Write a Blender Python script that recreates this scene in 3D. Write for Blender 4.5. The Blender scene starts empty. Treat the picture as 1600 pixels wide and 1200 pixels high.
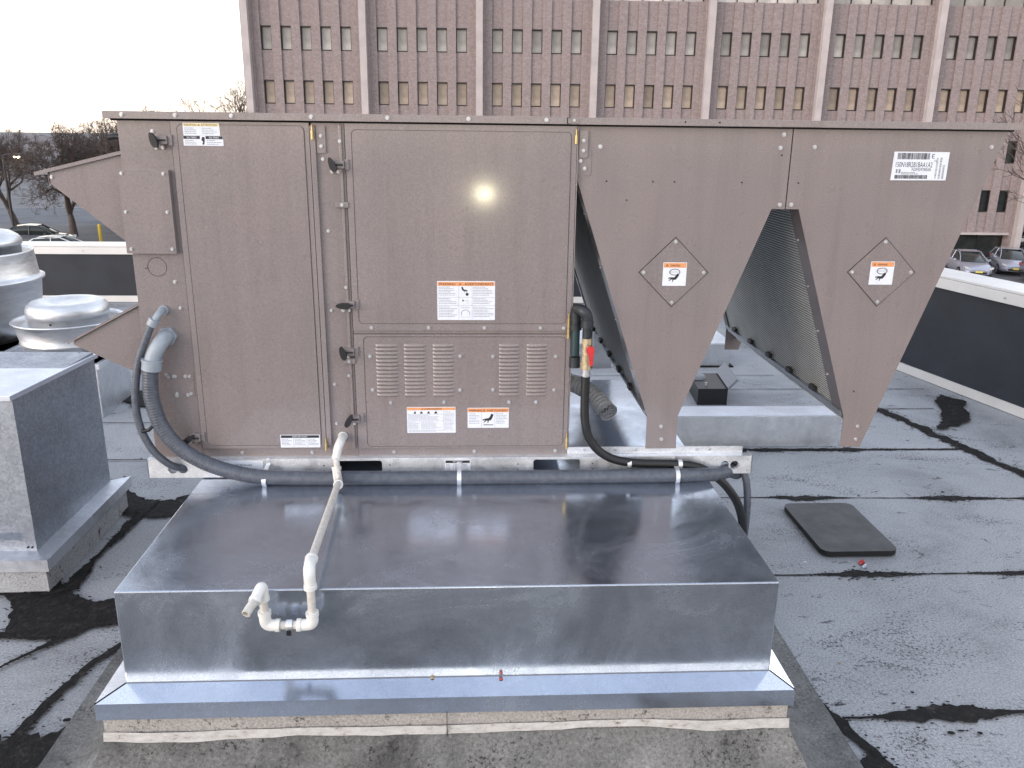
import bpy, math, random
from mathutils import Vector, Matrix, noise
PI=math.pi; R=math.radians
random.seed(7)
scene=bpy.context.scene
COL=scene.collection
# ------------------------------------------------------------------ camera
cam=bpy.data.cameras.new("camera"); co=bpy.data.objects.new("camera",cam); COL.objects.link(co)
cam.sensor_fit='HORIZONTAL'; cam.sensor_width=36; cam.lens=29.24; cam.clip_start=.05; cam.clip_end=3000
co.matrix_world=Matrix.Translation((0,-3,1.95))@Matrix.Rotation(R(-2.95),4,'Z')@Matrix.Rotation(R(90-16.62),4,'X')@Matrix.Rotation(R(.70),4,'Z')
scene.camera=co
# ------------------------------------------------------------------ world, sun, exposure
SUN_EL=R(9); SUN_AZ=R(-128)          # low dusk sun hidden in haze, behind and to the left
w=bpy.data.worlds.new("World"); scene.world=w; w.use_nodes=True
nt=w.node_tree; nt.nodes.clear()
out=nt.nodes.new('ShaderNodeOutputWorld'); bg=nt.nodes.new('ShaderNodeBackground')
sky=nt.nodes.new('ShaderNodeTexSky'); sky.sky_type='NISHITA'; sky.sun_disc=False
sky.sun_elevation=SUN_EL; sky.sun_rotation=SUN_AZ; sky.air_density=1.0; sky.dust_density=2.0; sky.ozone_density=1.5
hs=nt.nodes.new('ShaderNodeHueSaturation'); hs.inputs['Saturation'].default_value=.55
tint=nt.nodes.new('ShaderNodeMix'); tint.data_type='RGBA'; tint.blend_type='MULTIPLY'; tint.inputs[0].default_value=1
tint.inputs[7].default_value=(.98,.97,1.06,1)
nt.links.new(sky.outputs[0],hs.inputs['Color']); nt.links.new(hs.outputs[0],tint.inputs[6]); veil=nt.nodes.new('ShaderNodeMix'); veil.data_type='RGBA'; veil.inputs[0].default_value=.6   # thin even overcast over the clear sky
tc=nt.nodes.new('ShaderNodeTexCoord'); sx=nt.nodes.new('ShaderNodeSeparateXYZ'); nt.links.new(tc.outputs['Generated'],sx.inputs[0])
vr=nt.nodes.new('ShaderNodeValToRGB'); e=vr.color_ramp.elements; e[0].position=0; e[0].color=(.86,.72,.60,1); e[1].position=1; e[1].color=(.34,.375,.44,1)
for p_,c_ in ((.08,(.80,.74,.66,1)),(.30,(.62,.64,.66,1)),(.6,(.40,.43,.49,1))):
    x_=e.new(p_); x_.color=c_
nt.links.new(sx.outputs['Z'],vr.inputs[0])
vm=nt.nodes.new('ShaderNodeVectorMath'); vm.operation='SCALE'; vm.inputs['Scale'].default_value=10.5; nt.links.new(vr.outputs[0],vm.inputs[0]); nt.links.new(vm.outputs[0],veil.inputs[7])
nt.links.new(tint.outputs[2],veil.inputs[6]); nt.links.new(veil.outputs[2],bg.inputs[0])
nt.links.new(bg.outputs[0],out.inputs[0]); bg.inputs[1].default_value=.15
sl=bpy.data.lights.new("sun",'SUN'); sl.energy=.5; sl.angle=R(35); sl.color=(1,.88,.75)
so=bpy.data.objects.new("sun",sl); COL.objects.link(so)
sd=Vector((math.sin(SUN_AZ)*math.cos(SUN_EL),math.cos(SUN_AZ)*math.cos(SUN_EL),math.sin(SUN_EL)))
so.rotation_euler=sd.to_track_quat('Z','Y').to_euler()
vs=scene.view_settings; scene.display_settings.display_device='sRGB'
vs.view_transform='Standard'; vs.look='None'; vs.gamma=1; vs.use_curve_mapping=False; vs.exposure=1.2
# ------------------------------------------------------------------ materials
def newmat(name):
    m=bpy.data.materials.new(name); m.use_nodes=True
    return m,m.node_tree,m.node_tree.nodes['Principled BSDF']
def N(nt,t,**kw):
    n=nt.nodes.new(t)
    for k,v in kw.items():
        if k in n.inputs: n.inputs[k].default_value=v
        else: setattr(n,k,v)
    return n
def coords(nt,scale=(1,1,1)):
    t=nt.nodes.new('ShaderNodeTexCoord'); m=nt.nodes.new('ShaderNodeMapping'); m.inputs['Scale'].default_value=scale
    nt.links.new(t.outputs['Object'],m.inputs[0]); return m.outputs[0]
def noise_ramp(nt,vec,scale,detail,stops,rough=.6,dist=0):
    n=N(nt,'ShaderNodeTexNoise',Scale=scale,Detail=detail,Roughness=rough,Distortion=dist); nt.links.new(vec,n.inputs['Vector'])
    r=nt.nodes.new('ShaderNodeValToRGB'); e=r.color_ramp.elements
    e[0].position=stops[0][0]; e[0].color=stops[0][1]; e[1].position=stops[-1][0]; e[1].color=stops[-1][1]
    for p,c in stops[1:-1]:
        x=e.new(p); x.color=c
    nt.links.new(n.outputs[0],r.inputs[0]); return r.outputs[0],n.outputs[0]
def mixc(nt,a,b,fac,mode='MIX'):
    m=nt.nodes.new('ShaderNodeMix'); m.data_type='RGBA'; m.blend_type=mode
    for s,v in ((0,fac),(6,a),(7,b)):
        if hasattr(v,'links') or hasattr(v,'is_linked'): nt.links.new(v,m.inputs[s])
        else: m.inputs[s].default_value=v
    return m.outputs[2]
def g(v): return (v,v,v,1)
def simple(name,col,rough=.5,metal=0,var=.12,vscale=30,bump=0,bscale=200,coat=0,spec=.5):
    m,nt,b=newmat(name); vec=coords(nt)
    c,_=noise_ramp(nt,vec,vscale,4,[(.3,g(1-var)),(.7,g(1+var))])
    nt.links.new(mixc(nt,(*col,1),c,1.0,'MULTIPLY'),b.inputs['Base Color'])
    b.inputs['Roughness'].default_value=rough; b.inputs['Metallic'].default_value=metal
    b.inputs['Coat Weight'].default_value=coat; b.inputs['Specular IOR Level'].default_value=spec
    if bump:
        n=N(nt,'ShaderNodeTexNoise',Scale=bscale,Detail=3); nt.links.new(vec,n.inputs['Vector'])
        bp=N(nt,'ShaderNodeBump',Strength=bump,Distance=.002); nt.links.new(n.outputs[0],bp.inputs['Height']); nt.links.new(bp.outputs[0],b.inputs['Normal'])
    return m
def paint(name,col,rough=.27):
    m,nt,b=newmat(name); vec=coords(nt)
    sp,_=noise_ramp(nt,vec,210,3,[(.34,g(.85)),(.5,g(.995)),(.66,g(1.15))],rough=.7)
    bl,_=noise_ramp(nt,vec,2.2,4,[(.3,(.93,.95,.95,1)),(.7,(1.06,1.03,1.02,1))])
    sk,_=noise_ramp(nt,coords(nt,(9,9,.55)),1.6,6,[(.32,g(.90)),(.5,g(1)),(.72,g(1.05))],rough=.7)
    c=mixc(nt,(*col,1),sp,1.0,'MULTIPLY'); c=mixc(nt,c,bl,1.0,'MULTIPLY'); c=mixc(nt,c,sk,1.0,'MULTIPLY')
    nt.links.new(c,b.inputs['Base Color'])
    _,r=noise_ramp(nt,vec,6,5,[(0,g(0)),(1,g(1))])
    mr=N(nt,'ShaderNodeMapRange'); mr.inputs[3].default_value=rough-.06; mr.inputs[4].default_value=rough+.10
    nt.links.new(r,mr.inputs[0]); nt.links.new(mr.outputs[0],b.inputs['Roughness'])
    n=N(nt,'ShaderNodeTexNoise',Scale=260,Detail=2); nt.links.new(vec,n.inputs['Vector'])
    n2=N(nt,'ShaderNodeTexNoise',Scale=3.5,Detail=2); nt.links.new(vec,n2.inputs['Vector'])
    b.inputs['Coat Weight'].default_value=.55; b.inputs['Coat Roughness'].default_value=.09
    bp=N(nt,'ShaderNodeBump',Strength=.55,Distance=.0007); nt.links.new(n.outputs[0],bp.inputs['Height'])
    bp2=N(nt,'ShaderNodeBump',Strength=.35,Distance=.006); nt.links.new(n2.outputs[0],bp2.inputs['Height']); nt.links.new(bp2.outputs[0],bp.inputs['Normal'])
    nt.links.new(bp.outputs[0],b.inputs['Normal'])
    return m
def galv(name,col=(.50,.54,.60),r0=.16,r1=.42,spangle=35,smudge=2.5,bumpd=.004,contrast=.22,streak=(1,1,1),milky=0):
    m,nt,b=newmat(name); vec=coords(nt,streak)
    b.inputs['Metallic'].default_value=1
    v=N(nt,'ShaderNodeTexVoronoi',Scale=spangle); nt.links.new(vec,v.inputs['Vector'])
    sep=nt.nodes.new('ShaderNodeSeparateColor'); nt.links.new(v.outputs['Color'],sep.inputs[0])
    sp=N(nt,'ShaderNodeMapRange'); sp.inputs[3].default_value=1-contrast/2; sp.inputs[4].default_value=1+contrast/2; nt.links.new(sep.outputs[0],sp.inputs[0])
    cl,cn=noise_ramp(nt,vec,smudge,7,[(.32,g(.86)),(.5,g(.97)),(.66,g(1.06))],rough=.65,dist=.6)
    fn,_=noise_ramp(nt,vec,300,2,[(.3,g(.86)),(.7,g(1.14))])
    c=mixc(nt,(*col,1),cl,1.0,'MULTIPLY'); c=mixc(nt,c,fn,1.0,'MULTIPLY')
    cmb=nt.nodes.new('ShaderNodeCombineColor')
    for i in range(3): nt.links.new(sp.outputs[0],cmb.inputs[i])
    c=mixc(nt,c,cmb.outputs[0],1.0,'MULTIPLY'); nt.links.new(c,b.inputs['Base Color'])
    n=N(nt,'ShaderNodeTexNoise',Scale=smudge*1.6,Detail=8,Roughness=.7,Distortion=1.2); nt.links.new(vec,n.inputs['Vector'])
    if milky:      # cloudy white oxide film and fine scratches on the new sheet
        mk=N(nt,'ShaderNodeMapRange'); mk.inputs[1].default_value=.35; mk.inputs[2].default_value=.75; mk.inputs[3].default_value=1-milky*.40; mk.inputs[4].default_value=1-milky
        nt.links.new(n.outputs[0],mk.inputs[0]); nt.links.new(mk.outputs[0],b.inputs['Metallic'])
        sv=coords(nt,(1,9,1)); sn=N(nt,'ShaderNodeTexNoise',Scale=14,Detail=9,Roughness=.85,Distortion=2.5); nt.links.new(sv,sn.inputs['Vector'])
        sr=nt.nodes.new('ShaderNodeValToRGB'); ee=sr.color_ramp.elements; ee[0].position=.62; ee[0].color=g(0); ee[1].position=.78; ee[1].color=g(.14); nt.links.new(sn.outputs[0],sr.inputs[0])
        nt.links.new(mixc(nt,c,(.75,.78,.82,1),sr.outputs[0]),b.inputs['Base Color'])
    mr=N(nt,'ShaderNodeMapRange'); mr.inputs[1].default_value=.38; mr.inputs[2].default_value=.68; mr.inputs[3].default_value=r0; mr.inputs[4].default_value=r1
    nt.links.new(n.outputs[0],mr.inputs[0]); nt.links.new(mr.outputs[0],b.inputs['Roughness'])
    n2=N(nt,'ShaderNodeTexNoise',Scale=2.2,Detail=2); nt.links.new(vec,n2.inputs['Vector'])
    bp=N(nt,'ShaderNodeBump',Strength=.5,Distance=bumpd*4); nt.links.new(n2.outputs[0],bp.inputs['Height'])
    n3=N(nt,'ShaderNodeTexNoise',Scale=250,Detail=2); nt.links.new(vec,n3.inputs['Vector'])
    bp2=N(nt,'ShaderNodeBump',Strength=.12,Distance=.0006); nt.links.new(n3.outputs[0],bp2.inputs['Height']); nt.links.new(bp.outputs[0],bp2.inputs['Normal'])
    nt.links.new(bp2.outputs[0],b.inputs['Normal'])
    return m
def emit(name,col,s):
    m,nt,b=newmat(name); b.inputs['Emission Color'].default_value=(*col,1); b.inputs['Emission Strength'].default_value=s; b.inputs['Base Color'].default_value=(*col,1); return m
def roofmat(name,base,dark,seedscale=1.0,wear=.62,gs=115):
    m,nt,b=newmat(name); vec=coords(nt)
    gr,gn=noise_ramp(nt,vec,gs,5,[(.30,g(.22)),(.43,g(.80)),(.56,g(1.12)),(.70,g(1.75))],rough=.85)
    bl,_=noise_ramp(nt,vec,1.1*seedscale,8,[(.30,g(wear)),(.46,g(.5+wear*.7)),(.7,g(1.14))],rough=.68,dist=.5)
    st,_=noise_ramp(nt,coords(nt,(1,1.6,1)),7,10,[(.33,g(1)),(.395,g(0))],rough=.74,dist=.4)
    lo=N(nt,'ShaderNodeTexNoise',Scale=1.7*seedscale,Detail=4,Roughness=.6,Distortion=.8); nt.links.new(coords(nt,(1,1.8,1)),lo.inputs['Vector'])
    hi=N(nt,'ShaderNodeTexNoise',Scale=75,Detail=6,Roughness=.8); nt.links.new(vec,hi.inputs['Vector'])
    sm=nt.nodes.new('ShaderNodeMath'); sm.operation='MULTIPLY_ADD'; sm.inputs[1].default_value=-.55; nt.links.new(lo.outputs[0],sm.inputs[0]); nt.links.new(hi.outputs[0],sm.inputs[2])
    smr=N(nt,'ShaderNodeMapRange'); smr.inputs[1].default_value=.07; smr.inputs[2].default_value=.135; smr.inputs[3].default_value=.92; smr.inputs[4].default_value=0; nt.links.new(sm.outputs[0],smr.inputs[0]); sp=smr.outputs[0]
    c=mixc(nt,(*base,1),gr,1.0,'MULTIPLY'); c=mixc(nt,c,bl,1.0,'MULTIPLY')
    c=mixc(nt,c,(*dark,1),st); c=mixc(nt,c,(*dark,1),sp)
    nt.links.new(c,b.inputs['Base Color']); b.inputs['Roughness'].default_value=.82
    bp=N(nt,'ShaderNodeBump',Strength=.7,Distance=.002); nt.links.new(gn,bp.inputs['Height']); nt.links.new(bp.outputs[0],b.inputs['Normal'])
    return m
M={}
M['paint']=paint('brown_paint',(.222,.189,.188))
M['paint_edge']=paint('brown_paint_trim',(.235,.203,.203),.24)
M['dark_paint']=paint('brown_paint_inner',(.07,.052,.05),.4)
M['galv']=galv('galvanised_curb',(.49,.545,.64),.10,.34,35,1.3,.0012,.05,milky=.20)
M['flange']=galv('sky_bright_flange_sheet',(.86,.90,.98),.10,.22,35,2,.0008,.03)  # brighter copy of the curb metal, reflected sky put into its colour
M['rail']=galv('galvanised_rail',(.80,.82,.86),.3,.5,60,6,.002,.10,milky=.6)
M['oldgalv']=galv('weathered_galvanised',(.50,.53,.58),.42,.62,30,3,.003,.12)
M['boxgalv']=galv('dark_weathered_galvanised',(.36,.39,.445),.45,.65,90,3,.002,.28)
M['lidmetal']=galv('pale_lid_sheet',(.72,.76,.85),.45,.6,40,2,.002,.05)
M['hosemetal']=simple('bright_flexible_duct',(.95,.96,.98),.3,.1,.04,30)
M['galvlite']=galv('light_galvanised_sheet',(.66,.69,.74),.4,.6,40,3,.003,.12)
M['alu']=galv('spun_aluminium',(.72,.73,.75),.34,.55,9,7,.002,.08,(1,1,5))
M['zinc']=simple('zinc_screw',(.56,.56,.58),.35,.6,.1,60)
M['black']=simple('black_plastic',(.012,.012,.014),.4,0,.2,40)
M['rubber']=simple('black_rubber_hose',(.012,.012,.013),.42,0,.3,90,.2,300)
M['iron']=simple('black_iron',(.03,.035,.04),.45,.3,.3,30,.4,150)
M['brass']=simple('brass',(.55,.42,.20),.38,.8,.25,80)
M['valvebrass']=simple('brass_valve_body',(.50,.40,.26),.45,.5,.3,70,.3,150)
M['red']=simple('red_handle',(.55,.03,.035),.4,0,.15,60)
M['pvc']=simple('white_pvc',(.72,.72,.70),.38,0,.08,25)
M['pvcdirty']=simple('stained_pvc_pipe',(.58,.55,.51),.45,0,.16,60)
M['conduit']=simple('grey_liquidtight_conduit',(.085,.095,.12),.36,0,.25,50,.2,260)
M['connector']=simple('grey_connector',(.30,.34,.39),.42,0,.12,40)
M['white']=simple('label_white',(.72,.75,.82),.35,0,.05,80)
M['orange']=simple('label_orange',(.72,.31,.13),.4,0,.05,80)
M['ink']=simple('label_ink',(.02,.02,.025),.5,0,.05,80)
M['inkgrey']=simple('label_small_print',(.22,.23,.26),.5,0,.3,500)
M['shadowgap']=simple('gap_shade',(.01,.01,.01),.9)  # black colour stands in for shade in gaps, holes and openings
M['tar']=None
M['flashwhite']=None
def tarm():
    m,nt,b=newmat('roof_tar'); vec=coords(nt)
    c,_=noise_ramp(nt,vec,26,9,[(.3,(.006,.006,.007,1)),(.52,(.015,.014,.014,1)),(.60,(.030,.026,.025,1)),(.72,(.10,.10,.11,1))],rough=.78)
    nt.links.new(c,b.inputs['Base Color']); b.inputs['Roughness'].default_value=.8; b.inputs['Specular IOR Level'].default_value=.2
    n=N(nt,'ShaderNodeTexNoise',Scale=60,Detail=8); nt.links.new(vec,n.inputs['Vector'])
    bp=N(nt,'ShaderNodeBump',Strength=.9,Distance=.006); nt.links.new(n.outputs[0],bp.inputs['Height']); nt.links.new(bp.outputs[0],b.inputs['Normal'])
    return m
M['tar']=tarm()
def fw():
    m,nt,b=newmat('weathered_white_flashing'); vec=coords(nt,(1,1,2.5))
    c,_=noise_ramp(nt,vec,22,10,[(.30,(.03,.025,.02,1)),(.36,(.16,.11,.08,1)),(.43,(.42,.40,.38,1)),(.7,(.62,.61,.60,1))],rough=.78)
    nt.links.new(c,b.inputs['Base Color']); b.inputs['Roughness'].default_value=.6
    return m
M['flashwhite']=fw(); M['flashgrey']=roofmat('dirty_grey_flashing',(.36,.34,.325),(.05,.04,.035),4,.7,120)
M['roof']=roofmat('mineral_cap_sheet',(.355,.365,.386),(.022,.022,.024))
M['cant']=roofmat('old_mossy_cap_sheet',(.20,.20,.198),(.014,.013,.012),2.2,.20,95)
M['unseendark']=roofmat('added_dark_membrane',(.12,.118,.115),(.012,.011,.010),2.2,.3,95)
M['membrane']=simple('black_wall_membrane',(.015,.019,.028),.6,0,.28,3,.5,40)
M['capwhite']=simple('white_coping',(.72,.70,.68),.35,.2,.06,4)
def coilm():
    m,nt,b=newmat('condenser_fins'); t=nt.nodes.new('ShaderNodeTexCoord')
    wv=N(nt,'ShaderNodeTexWave',Scale=30.0,Distortion=.15,wave_type='BANDS',bands_direction='Z'); wv.inputs['Detail'].default_value=1
    nt.links.new(t.outputs['Object'],wv.inputs['Vector'])
    n=N(nt,'ShaderNodeTexNoise',Scale=9,Detail=6); nt.links.new(t.outputs['Object'],n.inputs['Vector'])
    r=nt.nodes.new('ShaderNodeValToRGB'); r.color_ramp.elements[0].color=(.09,.095,.09,1); r.color_ramp.elements[1].color=(.85,.88,.86,1)
    nt.links.new(wv.outputs[0],r.inputs[0])
    c=mixc(nt,r.outputs[0],n.outputs[0],.35,'MULTIPLY'); nt.links.new(c,b.inputs['Base Color']); b.inputs['Metallic'].default_value=.5; b.inputs['Roughness'].default_value=.5
    bp=N(nt,'ShaderNodeBump',Strength=.6,Distance=.004); nt.links.new(wv.outputs[0],bp.inputs['Height']); nt.links.new(bp.outputs[0],b.inputs['Normal'])
    return m
M['coil']=coilm()
def brickm():
    m,nt,b=newmat('mauve_brick'); vec=coords(nt)
    c,_=noise_ramp(nt,vec,7,8,[(.3,(.215,.172,.170,1)),(.7,(.385,.318,.312,1))],rough=.8)
    t=nt.nodes.new('ShaderNodeTexCoord'); mp=nt.nodes.new('ShaderNodeMapping'); mp.inputs['Rotation'].default_value=(R(90),0,0); nt.links.new(t.outputs['Object'],mp.inputs[0])
    br=N(nt,'ShaderNodeTexBrick',Scale=1.0); br.inputs['Brick Width'].default_value=.3; br.inputs['Row Height'].default_value=.1; br.inputs['Mortar Size'].default_value=.012
    br.inputs['Color1'].default_value=g(1.05); br.inputs['Color2'].default_value=g(.88); br.inputs['Mortar'].default_value=g(.85)
    nt.links.new(mp.outputs[0],br.inputs['Vector'])
    nt.links.new(mixc(nt,c,br.outputs[0],.8,'MULTIPLY'),b.inputs['Base Color']); b.inputs['Roughness'].default_value=.85
    return m
M['brick']=brickm()
M['concrete']=simple('light_concrete',(.47,.42,.415),.8,0,.12,1.2)
M['frame']=simple('dark_window_frame',(.012,.01,.012),.5)
M['glassup']=simple('grey_window_glass',(.44,.41,.385),.2,0,.4,.8)  # upper panes: blinds and a grey reflection share one painted colour
M['glasslow']=simple('window_tan_blind_warm_sky',(.47,.37,.295),.2,0,.35,.9)  # tan blinds plus the warm sky's reflection, painted into the pane colour
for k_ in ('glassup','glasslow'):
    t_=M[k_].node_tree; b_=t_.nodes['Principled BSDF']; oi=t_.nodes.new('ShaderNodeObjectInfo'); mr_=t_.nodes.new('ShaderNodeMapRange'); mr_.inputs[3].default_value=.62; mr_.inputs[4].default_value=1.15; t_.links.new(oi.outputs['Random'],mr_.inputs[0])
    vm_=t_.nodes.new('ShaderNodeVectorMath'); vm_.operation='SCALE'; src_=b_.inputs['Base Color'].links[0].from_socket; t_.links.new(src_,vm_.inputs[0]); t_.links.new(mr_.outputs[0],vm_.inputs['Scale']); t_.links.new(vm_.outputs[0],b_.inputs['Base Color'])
M['glassdark']=simple('dark_glass',(.03,.035,.035),.08,0,.3,2)
M['asphalt']=simple('asphalt',(.10,.11,.13),.85,0,.25,.5)
M['ground']=simple('parking_ground',(.14,.14,.15),.9,0,.3,.2)
M['bark']=simple('bark',(.10,.078,.070),.9,0,.3,4)
M['hill']=simple('distant_hill_wood',(.15,.13,.135),1,0,.3,.05)
M['yellow']=simple('yellow_bollard',(.60,.42,.04),.5)
M['mat']=simple('rubber_mat_top',(.072,.070,.074),.6,0,.35,9,.3,120)
M['matside']=simple('rubber_mat_side',(.008,.008,.009),.6)
M['steelpole']=simple('dark_pole',(.03,.03,.035),.5)
M['lamp']=emit('lit_lamp',(1,.86,.45),14); M['lamphot']=emit('added_bright_lamp',(1,.92,.62),380)
M['carsilver']=simple('silver_car_paint',(.42,.44,.52),.25,.5,.04,3,coat=.6)
M['cardark']=simple('dark_car_paint',(.05,.05,.055),.22,.3,.05,3,coat=.8)
M['carwhite']=simple('white_car_paint',(.70,.71,.74),.25,0,.04,3,coat=.6)
M['tyre']=simple('tyre',(.015,.015,.015),.8)
M['rim']=simple('alloy_rim',(.35,.35,.37),.35,.7)
M['headlight']=simple('headlight_lens',(.75,.77,.8),.1,.3)
M['tail']=simple('red_tail_lens',(.6,.03,.03),.25)
M['plate']=simple('yellow_number_plate',(.65,.55,.12),.5)
M['stucco']=simple('pale_wall',(.45,.45,.47),.9,0,.1,.4)
# ------------------------------------------------------------------ mesh helper
class MB:
    def __init__(s): s.v=[]; s.f=[]; s.m=[]; s.mats=[]; s.smooth=[]
    def mi(s,m):
        if m not in s.mats: s.mats.append(m)
        return s.mats.index(m)
    def add(s,vs,fs,m,sm=False):
        o=len(s.v); s.v+= [tuple(v) for v in vs]; i=s.mi(m)
        for f in fs: s.f.append([o+k for k in f]); s.m.append(i); s.smooth.append(sm)
        return s
    def box(s,x0,x1,y0,y1,z0,z1,m):
        v=[(x0,y0,z0),(x1,y0,z0),(x1,y1,z0),(x0,y1,z0),(x0,y0,z1),(x1,y0,z1),(x1,y1,z1),(x0,y1,z1)]
        return s.add(v,[(0,3,2,1),(4,5,6,7),(0,1,5,4),(1,2,6,5),(2,3,7,6),(3,0,4,7)],m)
    def prism(s,poly,y0,y1,m,axis='y',msid=None):
        # poly in (x,z) extruded along y (axis 'y'), in (x,y) along z ('z') or in (y,z) along x ('x')
        P={'y':lambda a,b,t:(a,t,b),'z':lambda a,b,t:(a,b,t),'x':lambda a,b,t:(t,a,b)}[axis]
        n=len(poly); v=[P(a,b,y0) for a,b in poly]+[P(a,b,y1) for a,b in poly]
        s.add(v,[tuple(range(n)),tuple(range(2*n-1,n-1,-1))],m)
        s.add(v,[(i,i+n,(i+1)%n+n,(i+1)%n) for i in range(n)],msid or m)
        return s
    def tube(s,path,r,m,n=12,cap=True,sm=True,r2=None):
        path=[Vector(p) for p in path]; k=len(path)
        rr=r if callable(r) else (lambda i:(r if r2 is None else r+(r2-r)*i/(k-1)))
        d=(path[1]-path[0]).normalized(); up=Vector((0,0,1)) if abs(d.z)<.9 else Vector((0,1,0))
        a=d.cross(up).normalized(); vs=[]
        for i,p in enumerate(path):
            if 0<i<k-1: t=((path[i+1]-p).normalized()+(p-path[i-1]).normalized()).normalized()
            elif i==0: t=d
            else: t=(p-path[i-1]).normalized()
            a=(a-t*a.dot(t)).normalized(); b=t.cross(a)
            for j in range(n):
                th=2*PI*j/n; vs.append(p+(a*math.cos(th)+b*math.sin(th))*rr(i))
        fs=[(i*n+j,i*n+(j+1)%n,(i+1)*n+(j+1)%n,(i+1)*n+j) for i in range(k-1) for j in range(n)]
        s.add(vs,fs,m,sm)
        if cap: s.add(vs[:n],[tuple(range(n-1,-1,-1))],m); s.add(vs[-n:],[tuple(range(n))],m)
        return s
    def lathe(s,prof,c,m,n=48,sm=True):
        vs=[(c[0]+r*math.cos(2*PI*j/n),c[1]+r*math.sin(2*PI*j/n),c[2]+z) for r,z in prof for j in range(n)]
        k=len(prof)
        return s.add(vs,[(i*n+j,i*n+(j+1)%n,(i+1)*n+(j+1)%n,(i+1)*n+j) for i in range(k-1) for j in range(n)],m,sm)
    def screw(s,x,z,y=0.,r=.0058,m=None):
        m=m or M['zinc']; r*=.86
        s.tube([(x,y,z),(x,y-.002,z)],r*1.45,m,10)
        s.tube([(x,y-.002,z),(x,y-.0065,z)],r,m,6,sm=False)
        return s
    def disc(s,x,z,y,r,m,n=20,t=.001):
        return s.tube([(x,y,z),(x,y-t,z)],r,m,n,sm=False)
    def build(s,name,parent=None,bevel=0,seg=2,mat=None):
        me=bpy.data.meshes.new(name); me.from_pydata(s.v,[],s.f); 
        for m in s.mats: me.materials.append(m)
        me.polygons.foreach_set('material_index',s.m); me.polygons.foreach_set('use_smooth',s.smooth); me.update()
        o=bpy.data.objects.new(name,me); COL.objects.link(o)
        if parent: o.parent=parent; o.matrix_parent_inverse=Matrix.Translation(-parent.location) if parent.parent is None else Matrix.Identity(4)
        if bevel:
            b=o.modifiers.new('bevel','BEVEL'); b.width=bevel; b.segments=seg; b.limit_method='ANGLE'; b.angle_limit=R(40)
        return o
def tag(o,label,cat,group=None,kind=None):
    if label: o['label']=label
    if cat: o['category']=cat
    if group: o['group']=group
    if kind: o['kind']=kind
    return o
def thing(name,label,cat,loc=(0,0,0),rz=0,group=None):
    o=bpy.data.objects.new(name,None); COL.objects.link(o); o.location=loc; o.rotation_euler=(0,0,rz); o.empty_display_size=.1
    return tag(o,label,cat,group)
def struct(mb,name,bevel=0): 
    o=mb.build(name,bevel=bevel); o['kind']='structure'; return o
def text_into(mb,txt,x,z,h,y,m,width=None,spin=0,align='LEFT'):
    cu=bpy.data.curves.new('t','FONT'); cu.body=txt; cu.size=1; cu.resolution_u=2
    ob=bpy.data.objects.new('t',cu); COL.objects.link(ob)
    dg=bpy.context.evaluated_depsgraph_get(); me=bpy.data.meshes.new_from_object(ob.evaluated_get(dg))
    vs=[v.co.copy() for v in me.vertices]; fs=[tuple(p.vertices) for p in me.polygons]
    bpy.data.objects.remove(ob); bpy.data.curves.remove(cu); bpy.data.meshes.remove(me)
    if not vs: return
    x0=min(v.x for v in vs); x1=max(v.x for v in vs); sx=h/.72
    if width: sx=width/(x1-x0)
    sz=h/.72
    P=[]
    for v in vs:
        a=(v.x-x0)*sx; b=v.y*sz
        if spin: a,b=-b,a
        P.append((x+a,y,z+b))
    # letters face the viewer on the -Y side
    mb.add(P,[tuple(f) for f in fs],m)
def ragged(name,pts,width_fn,z=.004,seed=0,step=.02,amp=.35,jit=.012):
    """a ragged ribbon of tar along a path lying on the roof"""
    rnd=random.Random(seed); L=[]; 
    for (a,b) in zip(pts[:-1],pts[1:]):
        a=Vector((*a,0)); b=Vector((*b,0)); n=max(2,int((b-a).length/step))
        for i in range(n): L.append(a.lerp(b,i/n))
    L.append(Vector((*pts[-1],0))); n=len(L); vs=[]
    for i,p in enumerate(L):
        d=(L[min(i+1,n-1)]-L[max(i-1,0)]).normalized(); q=Vector((-d.y,d.x,0)); t=i/(n-1)
        wd=width_fn(t)
        na=noise.fractal(Vector((p.x*9+seed,p.y*9,seed)),.8,2,4); nb=noise.fractal(Vector((p.x*9,p.y*9+seed,seed+9)),.8,2,4)
        wa=max(.0015,wd*(.5+amp*na)+rnd.uniform(-1,1)*jit*wd/.05*.5); wb=max(.0015,wd*(.5+amp*nb)+rnd.uniform(-1,1)*jit*wd/.05*.5)
        vs+=[(p.x+q.x*wa,p.y+q.y*wa,z),(p.x-q.x*wb,p.y-q.y*wb,z)]
    mb=MB(); mb.add(vs,[(2*i,2*i+1,2*i+3,2*i+2) for i in range(n-1)],M['tar'])
    for i in range(n):                 # drips and flecks beside the brushed edge
        wd=width_fn(i/(n-1))
        for k in range(2):
            if wd>.012 and rnd.random()<.75:
                a=Vector(vs[2*i+k]); c=(Vector(vs[2*i])+Vector(vs[2*i+1]))/2; o=(a-c).normalized() if (a-c).length>1e-6 else Vector((1,0,0)); fleck(mb,a+o*abs(rnd.gauss(0,.35))*wd*.9,rnd,.0035+.1*wd*rnd.random())
    return mb
def fleck(mb,p,rnd,r):
    e=rnd.uniform(.4,1); t0=rnd.uniform(0,6)
    mb.add([(p.x+r*rnd.uniform(.6,1.2)*math.cos(t0+a*PI/3)*1.3,p.y+r*e*rnd.uniform(.6,1.2)*math.sin(t0+a*PI/3),p.z) for a in range(6)],[tuple(range(6))],M['tar'])
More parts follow.
